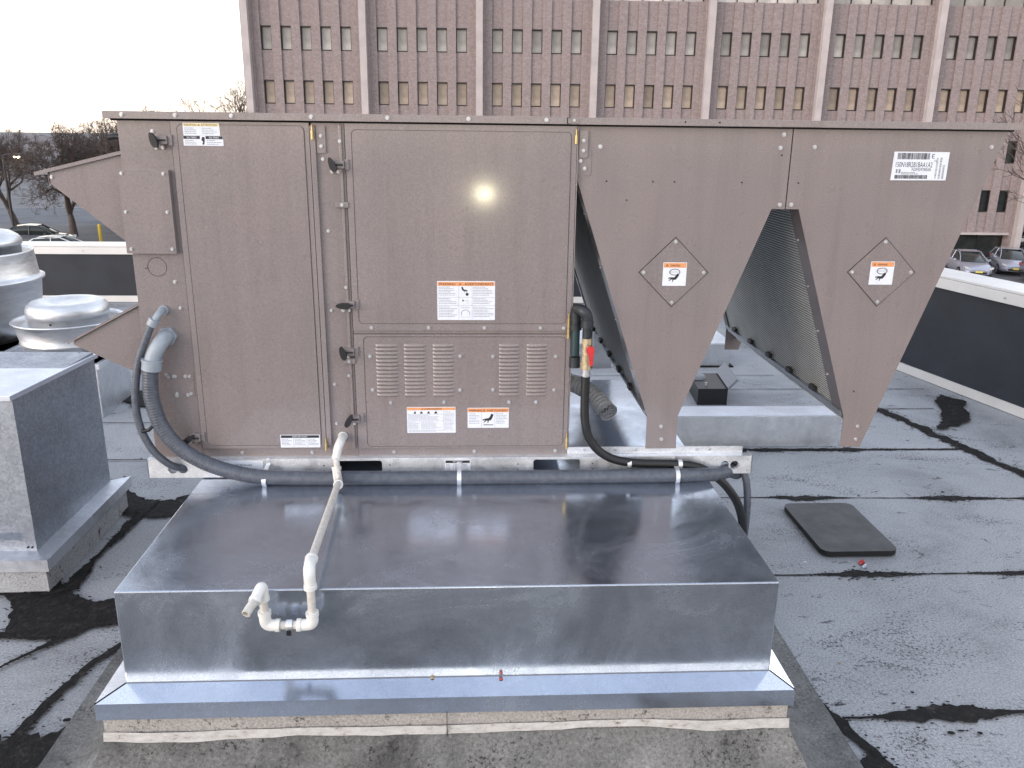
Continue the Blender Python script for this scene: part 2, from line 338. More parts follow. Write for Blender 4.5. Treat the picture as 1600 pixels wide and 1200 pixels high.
def blob(mb,pts,z,seed,m,amp=.03,step=.012):
    L=[]; n=len(pts)
    for i in range(n):
        a=Vector((*pts[i],0)); b=Vector((*pts[(i+1)%n],0)); k=max(2,int((b-a).length/step))
        for j in range(k): L.append(a.lerp(b,j/k))
    k=len(L); c=sum(L,Vector())/k; out=[]
    for i,p in enumerate(L):
        d=(L[(i+1)%k]-L[i-1]).normalized(); q=Vector((d.y,-d.x,0))
        o=amp*noise.fractal(Vector((p.x*8+seed,p.y*8,seed*1.3)),.7,2.1,6)
        p=p+q*o; out.append((p.x,p.y,z))
    mb.add(out,[tuple(range(k))],m); rnd=random.Random(seed)
    for i in range(0,k,1):
        if rnd.random()<.6:
            a=Vector(out[i]); o=(a-Vector((c.x,c.y,z))).normalized(); fleck(mb,a+o*abs(rnd.gauss(0,.02)),rnd,rnd.uniform(.002,.008))
# ================================================================== SETTING
# ground far below, reaching the horizon
mb=MB(); mb.add([(-1500,-700,-5),(1500,-700,-5),(1500,2500,-5),(-1500,2500,-5)],[(0,1,2,3)],M['ground']); struct(mb,'ground')
mb=MB(); mb.add([(-120,58,-4.99),(-8,66,-4.99),(-8,80,-4.99),(-120,72,-4.99)],[(0,1,2,3)],M['asphalt']); struct(mb,'road')
mb=MB(); v=[];f=[]
for i in range(41):
    x=-420+i*14; h=-1.2+1.2*math.exp(-((x+230)/120)**2)+1.0*noise.noise(Vector((x*.02,3,0)))+.8*noise.noise(Vector((x*.2,3,0)))
    v+=[(x,260,-5.2),(x,330,max(h,-4.9))]; v.append((x,480,-5.2))
for i in range(40):
    a=i*3; f+=[(a,a+3,a+4,a+1),(a+1,a+4,a+5,a+2)]
mb.add(v,f,M['hill']); struct(mb,'hill')
# building roof we stand on
mb=MB(); mb.box(-13,4.9,-13,7.3,-5.2,0,M['roof']); struct(mb,'roof')
# unseen dark sheet added behind the viewpoint to darken the curb's reflection
mb=MB(); mb.add([(-3.2,-6.5,.004),(3.2,-6.5,.004),(3.2,-1.42,.004),(-3.2,-1.42,.004)],[(0,1,2,3)],M['unseendark']); struct(mb,'added_dark_patch')
# tar seams and patches on the cap sheet
def seam(pts,w,seed,amp=.35,name='roof_tar'):
    struct(ragged('x',pts,w if callable(w) else (lambda t:w),.003+.0006*seed,seed,amp=amp),name)
def lumpy(w0,w1,peaks):
    return lambda t: w0+sum(w1*math.exp(-((t-p)/s)**2) for p,s in peaks)
seam([(.95,1.255),(1.5,1.262),(3.85,1.19)],lumpy(.008,.055,[(.32,.05),(.62,.06),(.8,.04)]),1)
seam([(.95,.40),(1.44,.392),(3.95,.372)],lumpy(.008,.05,[(.30,.06),(.62,.10)]),2)
seam([(1.2,2.0),(3.3,1.985)],lumpy(.02,.03,[(.3,.2),(.6,.1)]),3)
seam([(1.2,2.84),(3.5,2.83)],.010,4); seam([(.9,3.35),(3.7,3.34)],.008,5); seam([(.9,3.75),(2.6,3.75)],.008,6)
seam([(1.30,-.60),(3.0,-.57)],lumpy(.012,.085,[(.22,.10),(.5,.05)]),7,.25)
seam([(2.93,3.05),(3.086,2.78),(3.33,1.7),(3.5,1.1),(3.7,.2)],lumpy(.06,.03,[(.3,.2)]),8)
seam([(.98,.02),(1.07,-.12),(1.20,-.42),(1.33,-.78),(1.36,-1.3)],lumpy(.030,.016,[(.5,.2)]),9,.4)
seam([(-3.4,2.59),(-1.25,2.58)],.009,10); seam([(-3.4,1.89),(-1.25,1.885)],.012,11)
seam([(-1.36,-.04),(-1.44,-.20),(-1.50,-.45),(-1.56,-.9),(-1.6,-1.6)],lumpy(.030,.008,[(.3,.2)]),12,.2)
seam([(-3.2,.03),(-2.2,.0),(-1.83,-.0),(-1.62,-.02)],lumpy(.018,.04,[(.9,.1)]),13)
seam([(-1.62,-.02),(-1.75,-.18),(-1.86,-.36)],lambda t:.026*(1-t)+.004,14)
seam([(-2.6,-.62),(-1.9,-.66),(-1.50,-.70),(-1.2,-.72),(-1.05,-.7)],lumpy(.10,.10,[(.8,.2)]),15)
mb=MB(); blob(mb,[(-2.15,.55),(-1.98,.60),(-1.88,.50),(-1.80,.34),(-1.62,.24),(-1.38,.30),(-1.33,.16),(-1.48,.06),(-1.62,-.03),(-1.82,-.02),(-1.93,.10),(-1.99,.26),(-2.10,.36)],0.0128,3,M['tar'],.035); struct(mb,'roof_tar')
mb=MB(); blob(mb,[(-2.02,1.62),(-1.93,1.42),(-1.80,1.28),(-1.62,1.27),(-1.45,1.45),(-1.33,1.62),(-1.22,1.55),(-1.30,1.28),(-1.45,1.10),(-1.66,1.05),(-1.84,1.10),(-1.98,1.28)],0.0134,4,M['tar'],.03); struct(mb,'roof_tar')
mb=MB(); blob(mb,[(-2.75,3.3),(-2.50,2.95),(-2.25,2.95),(-2.20,3.08),(-2.42,3.15),(-2.62,3.45)],0.0140,5,M['tar'],.04); struct(mb,'roof_tar')
mb=MB(); blob(mb,[(3.28,2.36),(3.50,2.44),(3.66,2.62),(3.83,2.98),(3.74,3.14),(3.60,3.02),(3.55,2.8),(3.42,2.56)],.0152,6,M['tar'],.03); struct(mb,'roof_tar')
mb=MB(); blob(mb,[(1.10,-.86),(1.35,-.80),(1.36,-1.3),(.6,-1.35),(.7,-.95)],0.0146,8,M['tar'],.04); struct(mb,'roof_tar')
# ------------------------------------------------------------------ parapets
def wall_quad(mb,a,b,z0,z1,t,m,side=1):
    a=Vector((*a,0)); b=Vector((*b,0)); d=(b-a).normalized(); q=Vector((-d.y,d.x,0))*t*side
    P=[a,b,b+q,a+q]; v=[(p.x,p.y,z0) for p in P]+[(p.x,p.y,z1) for p in P]
    mb.add(v,[(0,3,2,1),(4,5,6,7),(0,1,5,4),(1,2,6,5),(2,3,7,6),(3,0,4,7)],m)
def parapet(label,a,b,h,side,laps,name='parapet_wall'):
    t=thing(name,label,'parapet',(a[0],a[1],0))
    m1=MB(); wall_quad(m1,a,b,0,h-.01,.26,M['membrane'],side); m1.build('wall_membrane',t)
    d=(Vector(b)-Vector(a)).normalized(); q=Vector((-d.y,d.x))*side
    o1=Vector(a)-q*.03; o2=Vector(b)-q*.03
    m2=MB(); wall_quad(m2,o1,o2,h-.0,h+.022,.33,M['capwhite'],side)
    wall_quad(m2,o1,o2,h-.085,h-.002,.012,M['capwhite'],side)
    L=(o2-o1).length
    for i in range(int(L/.9)):
        p=o1+d*(.4+i*.9); m2.tube([(p.x,p.y,h-.045),(p.x-q.x*.008,p.y-q.y*.008,h-.045)],.010,M['zinc'],8)
    m2.build('coping',t,bevel=.004)
    m3=MB(); wall_quad(m3,Vector(a)-q*.012,Vector(b)-q*.012,.006,.080,.012,M['capwhite'],side); m3.build('termination_bar',t)
    for p0,p1,w in laps:
        m4=MB(); wall_quad(m4,Vector(a)+d*p0-q*.008,Vector(a)+d*(p0+w)-q*.008,.09,h-.09,.006,M['membrane'],side)
        m4.build('membrane_lap',t,bevel=.002)
    return t
parapet('low black parapet wall with white coping at back of roof, left of unit',(-13,6.96),(4.55,6.96),.655,1,[(6.5,0,.25)])
da=Vector((-.2077,.978))
ra=Vector((3.777,3.893)); parapet('tall black membrane parapet with white coping along right roof edge',tuple(ra+da*3.0),tuple(ra-da*14),.885,1,[(2.45,0,.16),(2.95,0,.02)])
# ------------------------------------------------------------------ brick office block
def office():
    t=thing('office_building','mauve brick office block with pale concrete fins and rows of narrow windows','building',(7,48,-5),R(-1.7))
    def bld(mb,n,par=t):
        o=mb.build(n); o.parent=par; o.matrix_parent_inverse=Matrix.Identity(4); return o
    # local coords: u = X-7, y depth, z = height above ground
    U=lambda x:x-7; H=lambda z:z+5
    cols=[-12.6+6.57*k for k in range(8)]; rows=[(9.48,10.9),(6.50,7.76),(3.60,4.86),(.72,1.98),(-2.16,-.90)]
    top=15.; mb=MB()
    mb.box(U(-12.9),U(33.7),.8,18,0,H(top)-.3,M['brick'])
    for k in range(7):
        c=cols[k]
        xs=[c+1.03+.0+i*1.127 for i in range(5)]       # window centres
        # piers
        edges=[c+.2]+[x for w in xs for x in (w-.31,w+.31)]+[c+6.57-.2]
        for j in range(0,len(edges),2):
            x0,x1=edges[j],edges[j+1]
            mb.box(U(x0),U(x1),-.10,.8,H(-3.4),H(9.35),M['brick'])
        for x in xs:
            zs=[-3.4]+[q for r in rows[:0:-1] for q in r]+[9.35]
            for j in range(0,len(zs),2): mb.box(U(x-.309),U(x+.309),.02,.8,H(zs[j]),H(zs[j+1]),M['brick'])
        mb.box(U(c+.2),U(c+6.37),-.08,.8,H(10.95),H(top),M['brick'])
        mb.box(U(c+.2),U(c+6.37),-.14,.8,H(-3.55),H(-3.405),M['concrete'])
    bld(mb,'brick_wall')
    for c in cols:
        m=MB(); m.box(U(c-.19),U(c+.19),-.62,.8,0,H(top),M['concrete']); m.box(U(c-.33),U(c+.33),-.22,.75,0,H(top)-.1,M['brick']); bld(m,'concrete_fin')
    m=MB(); m.box(U(-13.2),U(34.0),-.7,18.2,H(top),H(top)+.6,M['concrete']); bld(m,'roof_edge')
    # windows
    fm=MB(); w2,hh=.325,.65
    fm.box(-w2,w2,.0,.30,hh-.055,hh,M['frame']); fm.box(-w2,w2,.0,.30,-hh,-hh+.055,M['frame']); fm.box(-w2,-w2+.055,.0,.30,-hh+.055,hh-.055,M['frame']); fm.box(w2-.055,w2,.0,.30,-hh+.055,hh-.055,M['frame'])
    proto=bld(fm,'window'); panes=[]
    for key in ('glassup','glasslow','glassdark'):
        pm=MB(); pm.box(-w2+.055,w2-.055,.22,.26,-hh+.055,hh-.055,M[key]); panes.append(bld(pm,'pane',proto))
    first=True
    for ri,(z0,z1) in enumerate(rows[1:]):
        for k in range(7):
            for i in range(5):
                x=cols[k]+1.03+i*1.127
                if ri>=2 and (k<6 or i<3): continue
                o=proto.copy() if not first else proto
                if not first: COL.objects.link(o)
                o.parent=t; o.location=(U(x),.0,H((z0+z1)/2))
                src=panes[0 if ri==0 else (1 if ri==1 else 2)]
                if first: first=False; keep=src
                else:
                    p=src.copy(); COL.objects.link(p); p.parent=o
    # proto keeps the grey pane only
    bpy.data.objects.remove(panes[1]); bpy.data.objects.remove(panes[2])
    # ribbon windows on the upper floor, dark glazing at ground level
    for k in range(7):
        c=cols[k]; m=MB(); m.box(U(c+.35),U(c+6.22),.35,.8,H(9.36),H(10.94),M['glassup'])
        for j in range(6): m.box(U(c+.35+j*1.16),U(c+.41+j*1.16),.30,.36,H(9.36),H(10.94),M['frame'])
        bld(m,'ribbon_window')
    m=MB(); c=cols[6]; m.box(U(c+.33),U(c+6.2),.5,.8,0,H(-3.56),M['glassdark'])
    for j in range(5): m.box(U(c+.33+j*1.45),U(c+.42+j*1.45),.44,.52,0,H(-3.56),M['frame'])
    bld(m,'shopfront_glazing')
    return t
office()
# distant parking garage beyond the office block
t=thing('parking_garage','pale concrete parking deck beyond the right end of the brick block','building',(46,60,-5))
m=MB(); 
for z in (-5,-1.6,1.8,5.2): m.box(37,60,60,85,z+2.4,z+3.4,M['stucco'])
m.build('deck',t); m=MB()
for x in (37.2,43,49,55): m.box(x,x+.6,60.2,60.8,-5,8.6,M['stucco'])
m.build('column',t); m=MB(); m.box(37.5,59,66,84,-5,8,M['glassdark']); m.build('dark_interior',t)
# ================================================================== TREES
def tree(label,loc,h,spread,seed,name='bare_tree',lean=0,trunk_r=.22,group=None,depth=7,first=.30,name_kind='tree',low=1):
    rnd=random.Random(seed); tr=MB(); cr=MB()
    def grow(p,d,L,r,lv,mb):
        n=3 if lv<3 else 2; pts=[p]; q=p.copy(); dd=d.copy()
        for i in range(n):
            dd=(dd+Vector((rnd.uniform(-1,1),rnd.uniform(-1,1),rnd.uniform(-.4,.7)))*.16).normalized(); q=q+dd*L/n; pts.append(q.copy())
        mb.tube(pts,r,M['bark'],5 if lv<2 else 3,cap=False,sm=True,r2=r*.6)
        if lv>=depth: return
        k=rnd.choice((3,4)) if lv<2 else rnd.choice((2,3,3,4))
        for j in range(k):
            az=rnd.uniform(0,2*PI); tilt=rnd.uniform(.35,.95)*spread
            ax=dd.orthogonal().normalized(); ax.rotate(Matrix.Rotation(az,3,dd)) if False else None
            e=(Matrix.Rotation(az,3,dd)@dd.orthogonal().normalized())
            nd=(dd*math.cos(tilt)+e*math.sin(tilt)+Vector((0,0,.12))).normalized()
            st=pts[-1] if (j==0 or rnd.random()<.55) else pts[-2].lerp(pts[-1],rnd.random())
            grow(st,nd,(L/low if lv==0 else L)*rnd.uniform(.62,.85),max(r*.58,.010),lv+1,cr)
    grow(Vector((0,0,0)),Vector((lean,0,1)).normalized(),h*first*.87*low,trunk_r,0,tr)
    t=thing(name,label,name_kind,loc,0,group)
    for m,n in ((tr,'trunk'),(cr,'crown')):
        o=m.build(n); o.parent=t
    return t
tg='bare trees beside the car park'
tree('bare dark tree with low wide crown behind the street lamp',(-27.2,56,-5),9.6,1.1,11,trunk_r=.30,group=tg,depth=8,low=.6)
tree('thick trunked bare tree rising behind the white coping',(-22.6,54,-5),9.4,1.05,23,trunk_r=.42,group=tg,depth=8,low=.6)
tree('bare tree at far left edge, half out of view',(-33.0,60,-5),9.8,1.1,31,trunk_r=.3,group=tg,depth=8,low=.6)
tree('smaller bare tree with slim trunk between two larger ones',(-27.5,63,-5),10.2,1.0,41,trunk_r=.3,group=tg,depth=8,low=.6)
tree('dense bare tree with low forks between the lamp and the white coping',(-25.2,59,-5),9.4,1.1,77,trunk_r=.3,group=tg,depth=8,low=.6)
tree('bare tree top poking above the brown cabinet by the office block',(-17.2,60,-5),11.2,.95,57,trunk_r=.25,group=tg)
tree('bare tree with thin twigs in front of brick office facade, right edge',(20.6,26.0,-5),10.2,.8,64,trunk_r=.15,group=tg,depth=6)
# ================================================================== STREET LAMP
def lamp_post(label,loc,h,rz=0,lm='lamp'):
    t=thing('street_lamp',label,'street lamp',loc,rz)
    m=MB(); m.tube([(0,0,0),(0,0,h)],.10,M['steelpole'],10,r2=.07); m.box(-.2,.2,-.2,.2,0,.3,M['steelpole']); o=m.build('pole'); o.parent=t
    m=MB(); m.tube([(0,0,h),(.35,0,h+.10),(.6,0,h+.08)],.05,M['steelpole'],8); o=m.build('arm'); o.parent=t
    m=MB(); m.prism([(.45,h),(1.25,h-.03),(1.2,h+.14),(.6,h+.18)],-.17,.17,M['steelpole']); o=m.build('head',bevel=.02); o.parent=t
    m=MB(); m.lathe([(.001,-.10),(.14,-.08),(.20,-.03),(.21,.0)],(.9,0,h-.03),M[lm],20); o=m.build('lamp_lens'); o.parent=t
    return t
lamp_post('tall dark street lamp with glowing yellow head among bare trees',(-30.6,55,-5),5.3)
lamp_post('unseen lit lamp on a post, added behind the photographer for the door glint',(-.45,-24,-5),5.25,0,'lamphot')  # made-up post lamp out of view, added to give the door its glint
# ================================================================== CARS
def car(label,loc,rz,paint,group='parked cars in the lot',tall=0):
    t=thing('parked_car',label,'car',loc,rz,group); t.scale=(.88,.88,.88)
    def B(m,n,bev=0,par=t):
        o=m.build(n,bevel=bev); o.parent=par; return o
    def loft(secs,m,mb,closed=True):
        n=len(secs[0]); vs=[p for s in secs for p in s]; k=len(secs)
        mb.add(vs,[(i*n+j,(i+1)*n+j,(i+1)*n+(j+1)%n,i*n+(j+1)%n) for i in range(k-1) for j in range(n)],m,True)
        mb.add(secs[0],[tuple(range(n))],m); mb.add(secs[-1],[tuple(range(n-1,-1,-1))],m)
    tz=tall
    def sec(x,zb,zt,w,c=.10): # rounded box section
        return [(x,-w+c,zb),(x,-w,zb+c),(x,-w*1.0,(zb+zt)/2),(x,-w+.05,zt-c*.6),(x,-w+c+.08,zt),(x,w-c-.08,zt),(x,w-.05,zt-c*.6),(x,w,(zb+zt)/2),(x,w,zb+c),(x,w-c,zb)]
    m=MB(); loft([sec(-2.18,.35,.82+tz*.5,.62),sec(-2.08,.26,.95+tz*.5,.80),sec(-1.5,.22,.98+tz*.5,.88),sec(0,.20,.93+tz*.5,.90),sec(1.0,.20,.92+tz*.5,.89),sec(1.7,.22,.82+tz*.5,.86),sec(2.1,.26,.68+tz*.5,.76),sec(2.26,.32,.58+tz*.5,.58)],paint,m)
    B(m,'body',.0)
    def gs(x,zt,w): z0=.88+tz*.5; return [(x,-w*1.15,z0),(x,-w,zt-.06),(x,-w*.85,zt),(x,w*.85,zt),(x,w,zt-.06),(x,w*1.15,z0)]
    m=MB(); loft([gs(-1.95,.95+tz,.68),gs(-1.35,1.36+tz,.62),gs(-.6,1.45+tz,.63),gs(.15,1.42+tz,.62),gs(1.15,.92+tz*.5,.70)],M['glassdark'],m); B(m,'cabin_glass')
    m=MB(); 
    r=[(-1.38,1.372+tz,.56),(-.6,1.462+tz,.57),(.2,1.424+tz,.55)]
    vs=[(x,s*w,z) for x,z,w in r for s in (-1,1)]; m.add(vs,[(0,2,3,1),(2,4,5,3)],paint,True)
    for s in (-1,1):
        m.tube([(.2,s*.60,1.39+tz),(.72,s*.68,1.16+tz*.8),(1.18,s*.80,.93+tz*.5)],.03,paint,6); m.tube([(-.35,s*.64,1.43+tz),(-.35,s*.83,.93+tz*.5)],.03,paint,6)
        m.tube([(-1.38,s*.60,1.34+tz),(-1.98,s*.78,.94+tz*.5)],.05,paint,6); m.tube([(-1.38,s*.60,1.35+tz),(.2,s*.60,1.41+tz)],.03,paint,6)
    B(m,'roof_panel')
    wl=MB(); 
    for x in (-1.38,1.38):
        for s in (-1,1):
            q=MB(); q.tube([(x,s*.72,.32),(x,s*.91,.32)],.32,M['tyre'],20); w=B(q,'wheel')
            q=MB(); q.tube([(x,s*.905,.32),(x,s*.92,.32)],.21,M['rim'],10,sm=False); B(q,'rim',par=w)
    for s in (-1,1):
        q=MB(); q.prism([(s*.48,.58+tz*.3),(s*.80,.66+tz*.3),(s*.80,.76+tz*.4),(s*.52,.68+tz*.3)][::s],1.95,2.22,M['headlight'],axis='x'); B(q,'headlight',.02)
        q=MB(); q.prism([(s*.50,.72+tz*.3),(s*.78,.72+tz*.3),(s*.78,.88+tz*.4),(s*.50,.88+tz*.4)][::s],-2.2,-1.98,M['tail'],axis='x'); B(q,'tail_light',.02)
        q=MB(); q.box(.62,.78,min(s*.90,s*1.06),max(s*.90,s*1.06),.92+tz*.5,1.04+tz*.5,paint); B(q,'mirror',.03)
    q=MB(); q.box(2.18,2.29,-.45,.45,.34,.46,M['tyre']); B(q,'grille',.02)
    q=MB(); q.box(2.285,2.30,-.2,.2,.42,.52,M['plate']); B(q,'number_plate')
    return t
car('silver hatchback facing the roof with yellow plate, nearest the brown cabinet',(27.0,41.0,-5),R(-104),M['carsilver'])
car('silver car with dark side glass, between two parked cars at right',(30.0,42.0,-5),R(-112),M['carsilver'])
car('dark grey car at the right edge beside the silver car',(33.2,43.0,-5),R(-114),M['cardark'])
car('black sport utility vehicle parked just beyond the right parapet',(30.6,38.4,-5),R(-20),M['cardark'],tall=.25)
car('dark blue car parked behind the others under the office block',(37.5,50.5,-5),R(-100),M['cardark'])
car('white car seen over the back parapet with red lights behind it',(-23.0,45.2,-5),R(8),M['carwhite'])
car('white car half hidden by the hood of the brown unit',(-17.6,45.6,-5),R(5),M['carwhite'])
car('dark pickup sized car beside the street lamp base',(-26.3,49.5,-5),R(10),M['cardark'],tall=.2)
car('silver car parked on the road beyond the thin tree trunks',(-26,66,-5),R(4),M['carsilver'])
m=MB(); m.tube([(0,0,0),(0,0,1.15)],.10,M['yellow'],14); m.lathe([(.10,0),(.07,.06),(.001,.09)],(0,0,1.15),M['yellow'],14)
o=m.build('bollard'); o.location=(-23.7,52.0,-4.99); tag(o,'yellow post standing in the car park beside a tree trunk','bollard')
# low street signs by the office
t=thing('lot_sign','pale green low sign board beside the silver car under the office block','sign',(32.6,46.4,-5))
m=MB(); m.box(31.95,33.0,46.35,46.42,-4.75,-4.3,simple('pale_green_sign',(.35,.50,.46),.5)); m.build('sign_board',t); m=MB(); m.box(31.98,32.04,46.43,46.5,-5,-4.3,M['zinc']); m.build('post',t); m=MB(); m.box(32.9,32.96,46.43,46.5,-5,-4.3,M['zinc']); m.build('post',t)
# ================================================================== ROOFTOP UNIT
def rrect(x0,x1,z0,z1,r,n=5):
    P=[]
    for cx,cz,a in ((x1-r,z1-r,0),(x0+r,z1-r,90),(x0+r,z0+r,180),(x1-r,z0+r,270)):
        for i in range(n+1):
            t=R(a+90*i/n); P.append((cx+r*math.cos(t),cz+r*math.sin(t)))
    return P
def ring(mb,outer,inner,y0,y1,m):
    """sheet with a hole; both loops (x,z) with the same count, front y0 back y1"""
    n=len(outer); v=[(a,y0,b) for a,b in outer]+[(a,y0,b) for a,b in inner]+[(a,y1,b) for a,b in inner]
    mb.add(v,[(i,(i+1)%n,(i+1)%n+n,i+n) for i in range(n)]+[(i+n,(i+1)%n+n,(i+1)%n+2*n,i+2*n) for i in range(n)],m)
def rect_loop(x0,x1,z0,z1,inner):
    cx=sum(p[0] for p in inner)/len(inner); cz=sum(p[1] for p in inner)/len(inner); out=[]
    cs=[(x1,z1),(x0,z1),(x0,z0),(x1,z0)]
    for a,b in inner:
        dx,dz=a-cx,b-cz
        sx=((x1-cx) if dx>0 else (cx-x0))/max(abs(dx),1e-9); sz=((z1-cz) if dz>0 else (cz-z0))/max(abs(dz),1e-9); s_=min(sx,sz)
        out.append([cx+dx*s_,cz+dz*s_])
    for c in cs:
        k=min(range(len(out)),key=lambda i:(out[i][0]-c[0])**2+(out[i][1]-c[1])**2); out[k]=list(c)
    return out
unit=thing('rooftop_air_conditioner','long brown enamelled rooftop air conditioning cabinet with two V shaped condenser sections','air conditioner',(0.35,.9,.69))
P=M['paint']; PE=M['paint_edge']; DP=M['dark_paint']; FD=1.55
# cabinet body
m=MB(); m.box(-1.188,.368,.012,FD,.765,1.987,P); m.build('cabinet_body',unit,bevel=.003)
m=MB(); m.box(-1.19,-1.014,-.002,.012,.768,1.986,P)
for x,z in ((-1.075,1.95),(-1.052,1.437),(-1.12,1.093),(-1.05,1.087),(-1.092,1.087),(-1.047,1.015),(-1.088,1.013)): m.screw(x,z,-.002)
m.build('corner_post',unit,bevel=.0015)
m=MB(); m.box(-1.19,.372,.0,.012,.767,.803,PE)
for x in (-.868,-.605,-.295,.012,.325): m.screw(x,.784,0)
m.build('bottom_trim',unit,bevel=.0015)
m=MB(); m.box(-1.187,.37,.009,.0118,.80,1.984,M['shadowgap']); m.build('seam_shade_sheet',unit)  # black sheet behind the doors, paints the shade inside the seams
# cover over the switch, knock-outs
m=MB(); m.prism(rrect(-1.198,-1.028,1.540,1.825,.004),-.026,-.002,P)
for x in (-1.185,-1.045):
    for z in (1.812,1.683,1.556): m.screw(x+(.004 if z<1.6 else 0),z,-.026,.005)
m.build('control_cover',unit,bevel=.003)
m=MB(); m.tube([(-1.109+.033*math.cos(R(a)),-.0025,1.49+.033*math.sin(R(a))) for a in range(0,361,12)],.0011,DP,5,cap=False)
m.tube([(-1.141,-.0025,1.485),(-1.152,-.0025,1.485)],.0016,DP,5); m.build('round_knockout',unit)
m=MB(); m.prism(rrect(-1.10,-1.022,1.01,1.095,.002),-.0038,-.002,P)
for x,z in ((-1.112,1.085),(-1.087,1.087),(-1.035,1.087),(-1.087,1.02),(-1.035,1.02)): m.screw(x,z,-.0038,.005)
m.build('small_blank_plate',unit,bevel=.0006)
m=MB(); m.box(-1.05,-1.015,-.004,-.002,1.335,1.352,P); m.screw(-1.042,1.343,-.004,.005); m.build('door_stop',unit)
# doors
def door(name,o,i,r=.014,extra=None,label=None):
    m=MB(); m.box(o[0],o[1],-.003,.010,o[2],o[3],DP)
    inn=rrect(i[0]-.0024,i[1]+.0024,i[2]-.0024,i[3]+.0024,r+.003); ring(m,rect_loop(*o,inn),inn,-.0135,-.008,PE); m.prism(rrect(i[0]-.003,i[1]+.003,i[2]-.003,i[3]+.003,r),-.0085,-.003,PE)
    m.box(o[0],o[0]+.001,-.0135,-.003,o[2],o[3],PE); m.box(o[1]-.001,o[1],-.0135,-.003,o[2],o[3],PE); m.box(o[0]+.001,o[1]-.001,-.0135,-.003,o[3]-.001,o[3],PE)
    m.prism(rrect(*i,r),-.0165,-.003,P)
    if extra: extra(m)
    ob=m.build(name,unit,bevel=.0032,seg=3)
    if label: ob['label']=label
    return ob
d1=door('access_door',(-1.010,-.548,.806,1.984),(-.988,-.566,.820,1.972),label='tall narrow access door at the left')
d2=door('access_door',(-.428,.369,1.262,1.984),(-.404,.348,1.290,1.962),label='large square upper door with a glossy highlight')
def p3(m):
    for x,z in ((-.371,1.166),(-.04,1.166),(.082,1.165),(.315,1.165),(-.366,1.037),(-.041,1.036),(.082,1.036),(.312,1.035),(-.30,.987),(-.101,.988),(.143,.987),(.245,.987)): m.screw(x,z,-.0165,.0055)
d3=door('louvered_door',(-.428,.369,.804,1.248),(-.391,.350,.812,1.238),extra=p3,label='lower door pierced by five louvre banks')
m=MB(); m.box(-.428,.369,-.006,.010,1.2495,1.2605,PE); m.build('door_divider',unit)
m=MB()
for x in (-.362,-.154,.05,.256): m.screw(x,1.273,-.0135,.0055)
m.screw(.342,1.272,-.0135,.005); m.build('door_screws',d2)
for x0,x1 in ((-.349,-.268),(-.246,-.168),(-.140,-.063),(.105,.180),(.208,.283)):
    m=MB()
    for i in range(14):
        zt=1.214-i*.0146; zb=zt-.0108; x=[x0,x0+.007,x1-.007,x1]; pr=[.0002,.0048,.0048,.0002]; vs=[]
        for xx,p in zip(x,pr):
            for k in range(5):
                a=R(90*k/4); vs.append((xx,-.0166-p*math.sin(a),zt-(zt-zb)*(1-math.cos(a)) if k<4 else zb))
        m.add(vs,[(j*5+k,j*5+k+1,(j+1)*5+k+1,(j+1)*5+k) for j in range(3) for k in range(4)],P,True)
        m.add([(x0+.004,-.0169,zb+.0005),(x1-.004,-.0169,zb+.0005),(x1-.004,-.0169,zb-.0022),(x0+.004,-.0169,zb-.0022)],[(0,1,2,3)],M['shadowgap'])  # darkness inside the slot painted as a black quad
    m.build('louver_bank',d3)
# hinge column at door 1 right, mullion between, hinge at right end
m=MB(); m.box(-.544,-.431,-.002,.012,.768,1.986,P); m.box(-.546,-.528,-.014,-.002,.815,1.975,PE)
m.box(-.450,-.440,-.008,-.002,.80,1.98,PE)
for x,z in ((-.508,1.865),(-.502,1.62),(-.505,1.335),(-.507,1.055),(-.507,.90)): m.screw(x,z,-.002,.005)
for x,z in ((-.447,1.925),(-.448,1.42),(-.452,1.09)): m.screw(x,z,-.008,.005)
m.build('centre_mullion',unit,bevel=.0015)
for z in (1.712,1.148):
    m=MB(); m.box(-.470,-.425,-.020,-.008,z-.010,z+.010,PE); m.screw(-.447,z,-.020,.005); m.build('retaining_clip',unit,bevel=.002)
m=MB(); m.box(.3705,.3745,-.016,.01,.80,1.98,PE); m.build('hinge_edge',unit,bevel=.004)
def hinge(x,z,h,plate=True):
    m=MB(); m.tube([(x,-.020,z),(x,-.020,z+h)],.0055,M['brass'],10); m.tube([(x,-.020,z+h),(x,-.020,z+h+.018)],.003,M['brass'],8)
    if plate:
        m.prism(rrect(x+.012,x+.042,z-.045,z+.045,.004),-.010,-.006,PE); m.screw(x+.027,z+.012,-.010,.005); m.screw(x+.027,z-.022,-.010,.005)
    m.build('hinge',unit)
hinge(-.537,1.930,.030); hinge(.366,1.925,.030); hinge(.360,1.235,.075,False); hinge(.366,.80,.045,False); hinge(-.548,.80,.03,False)
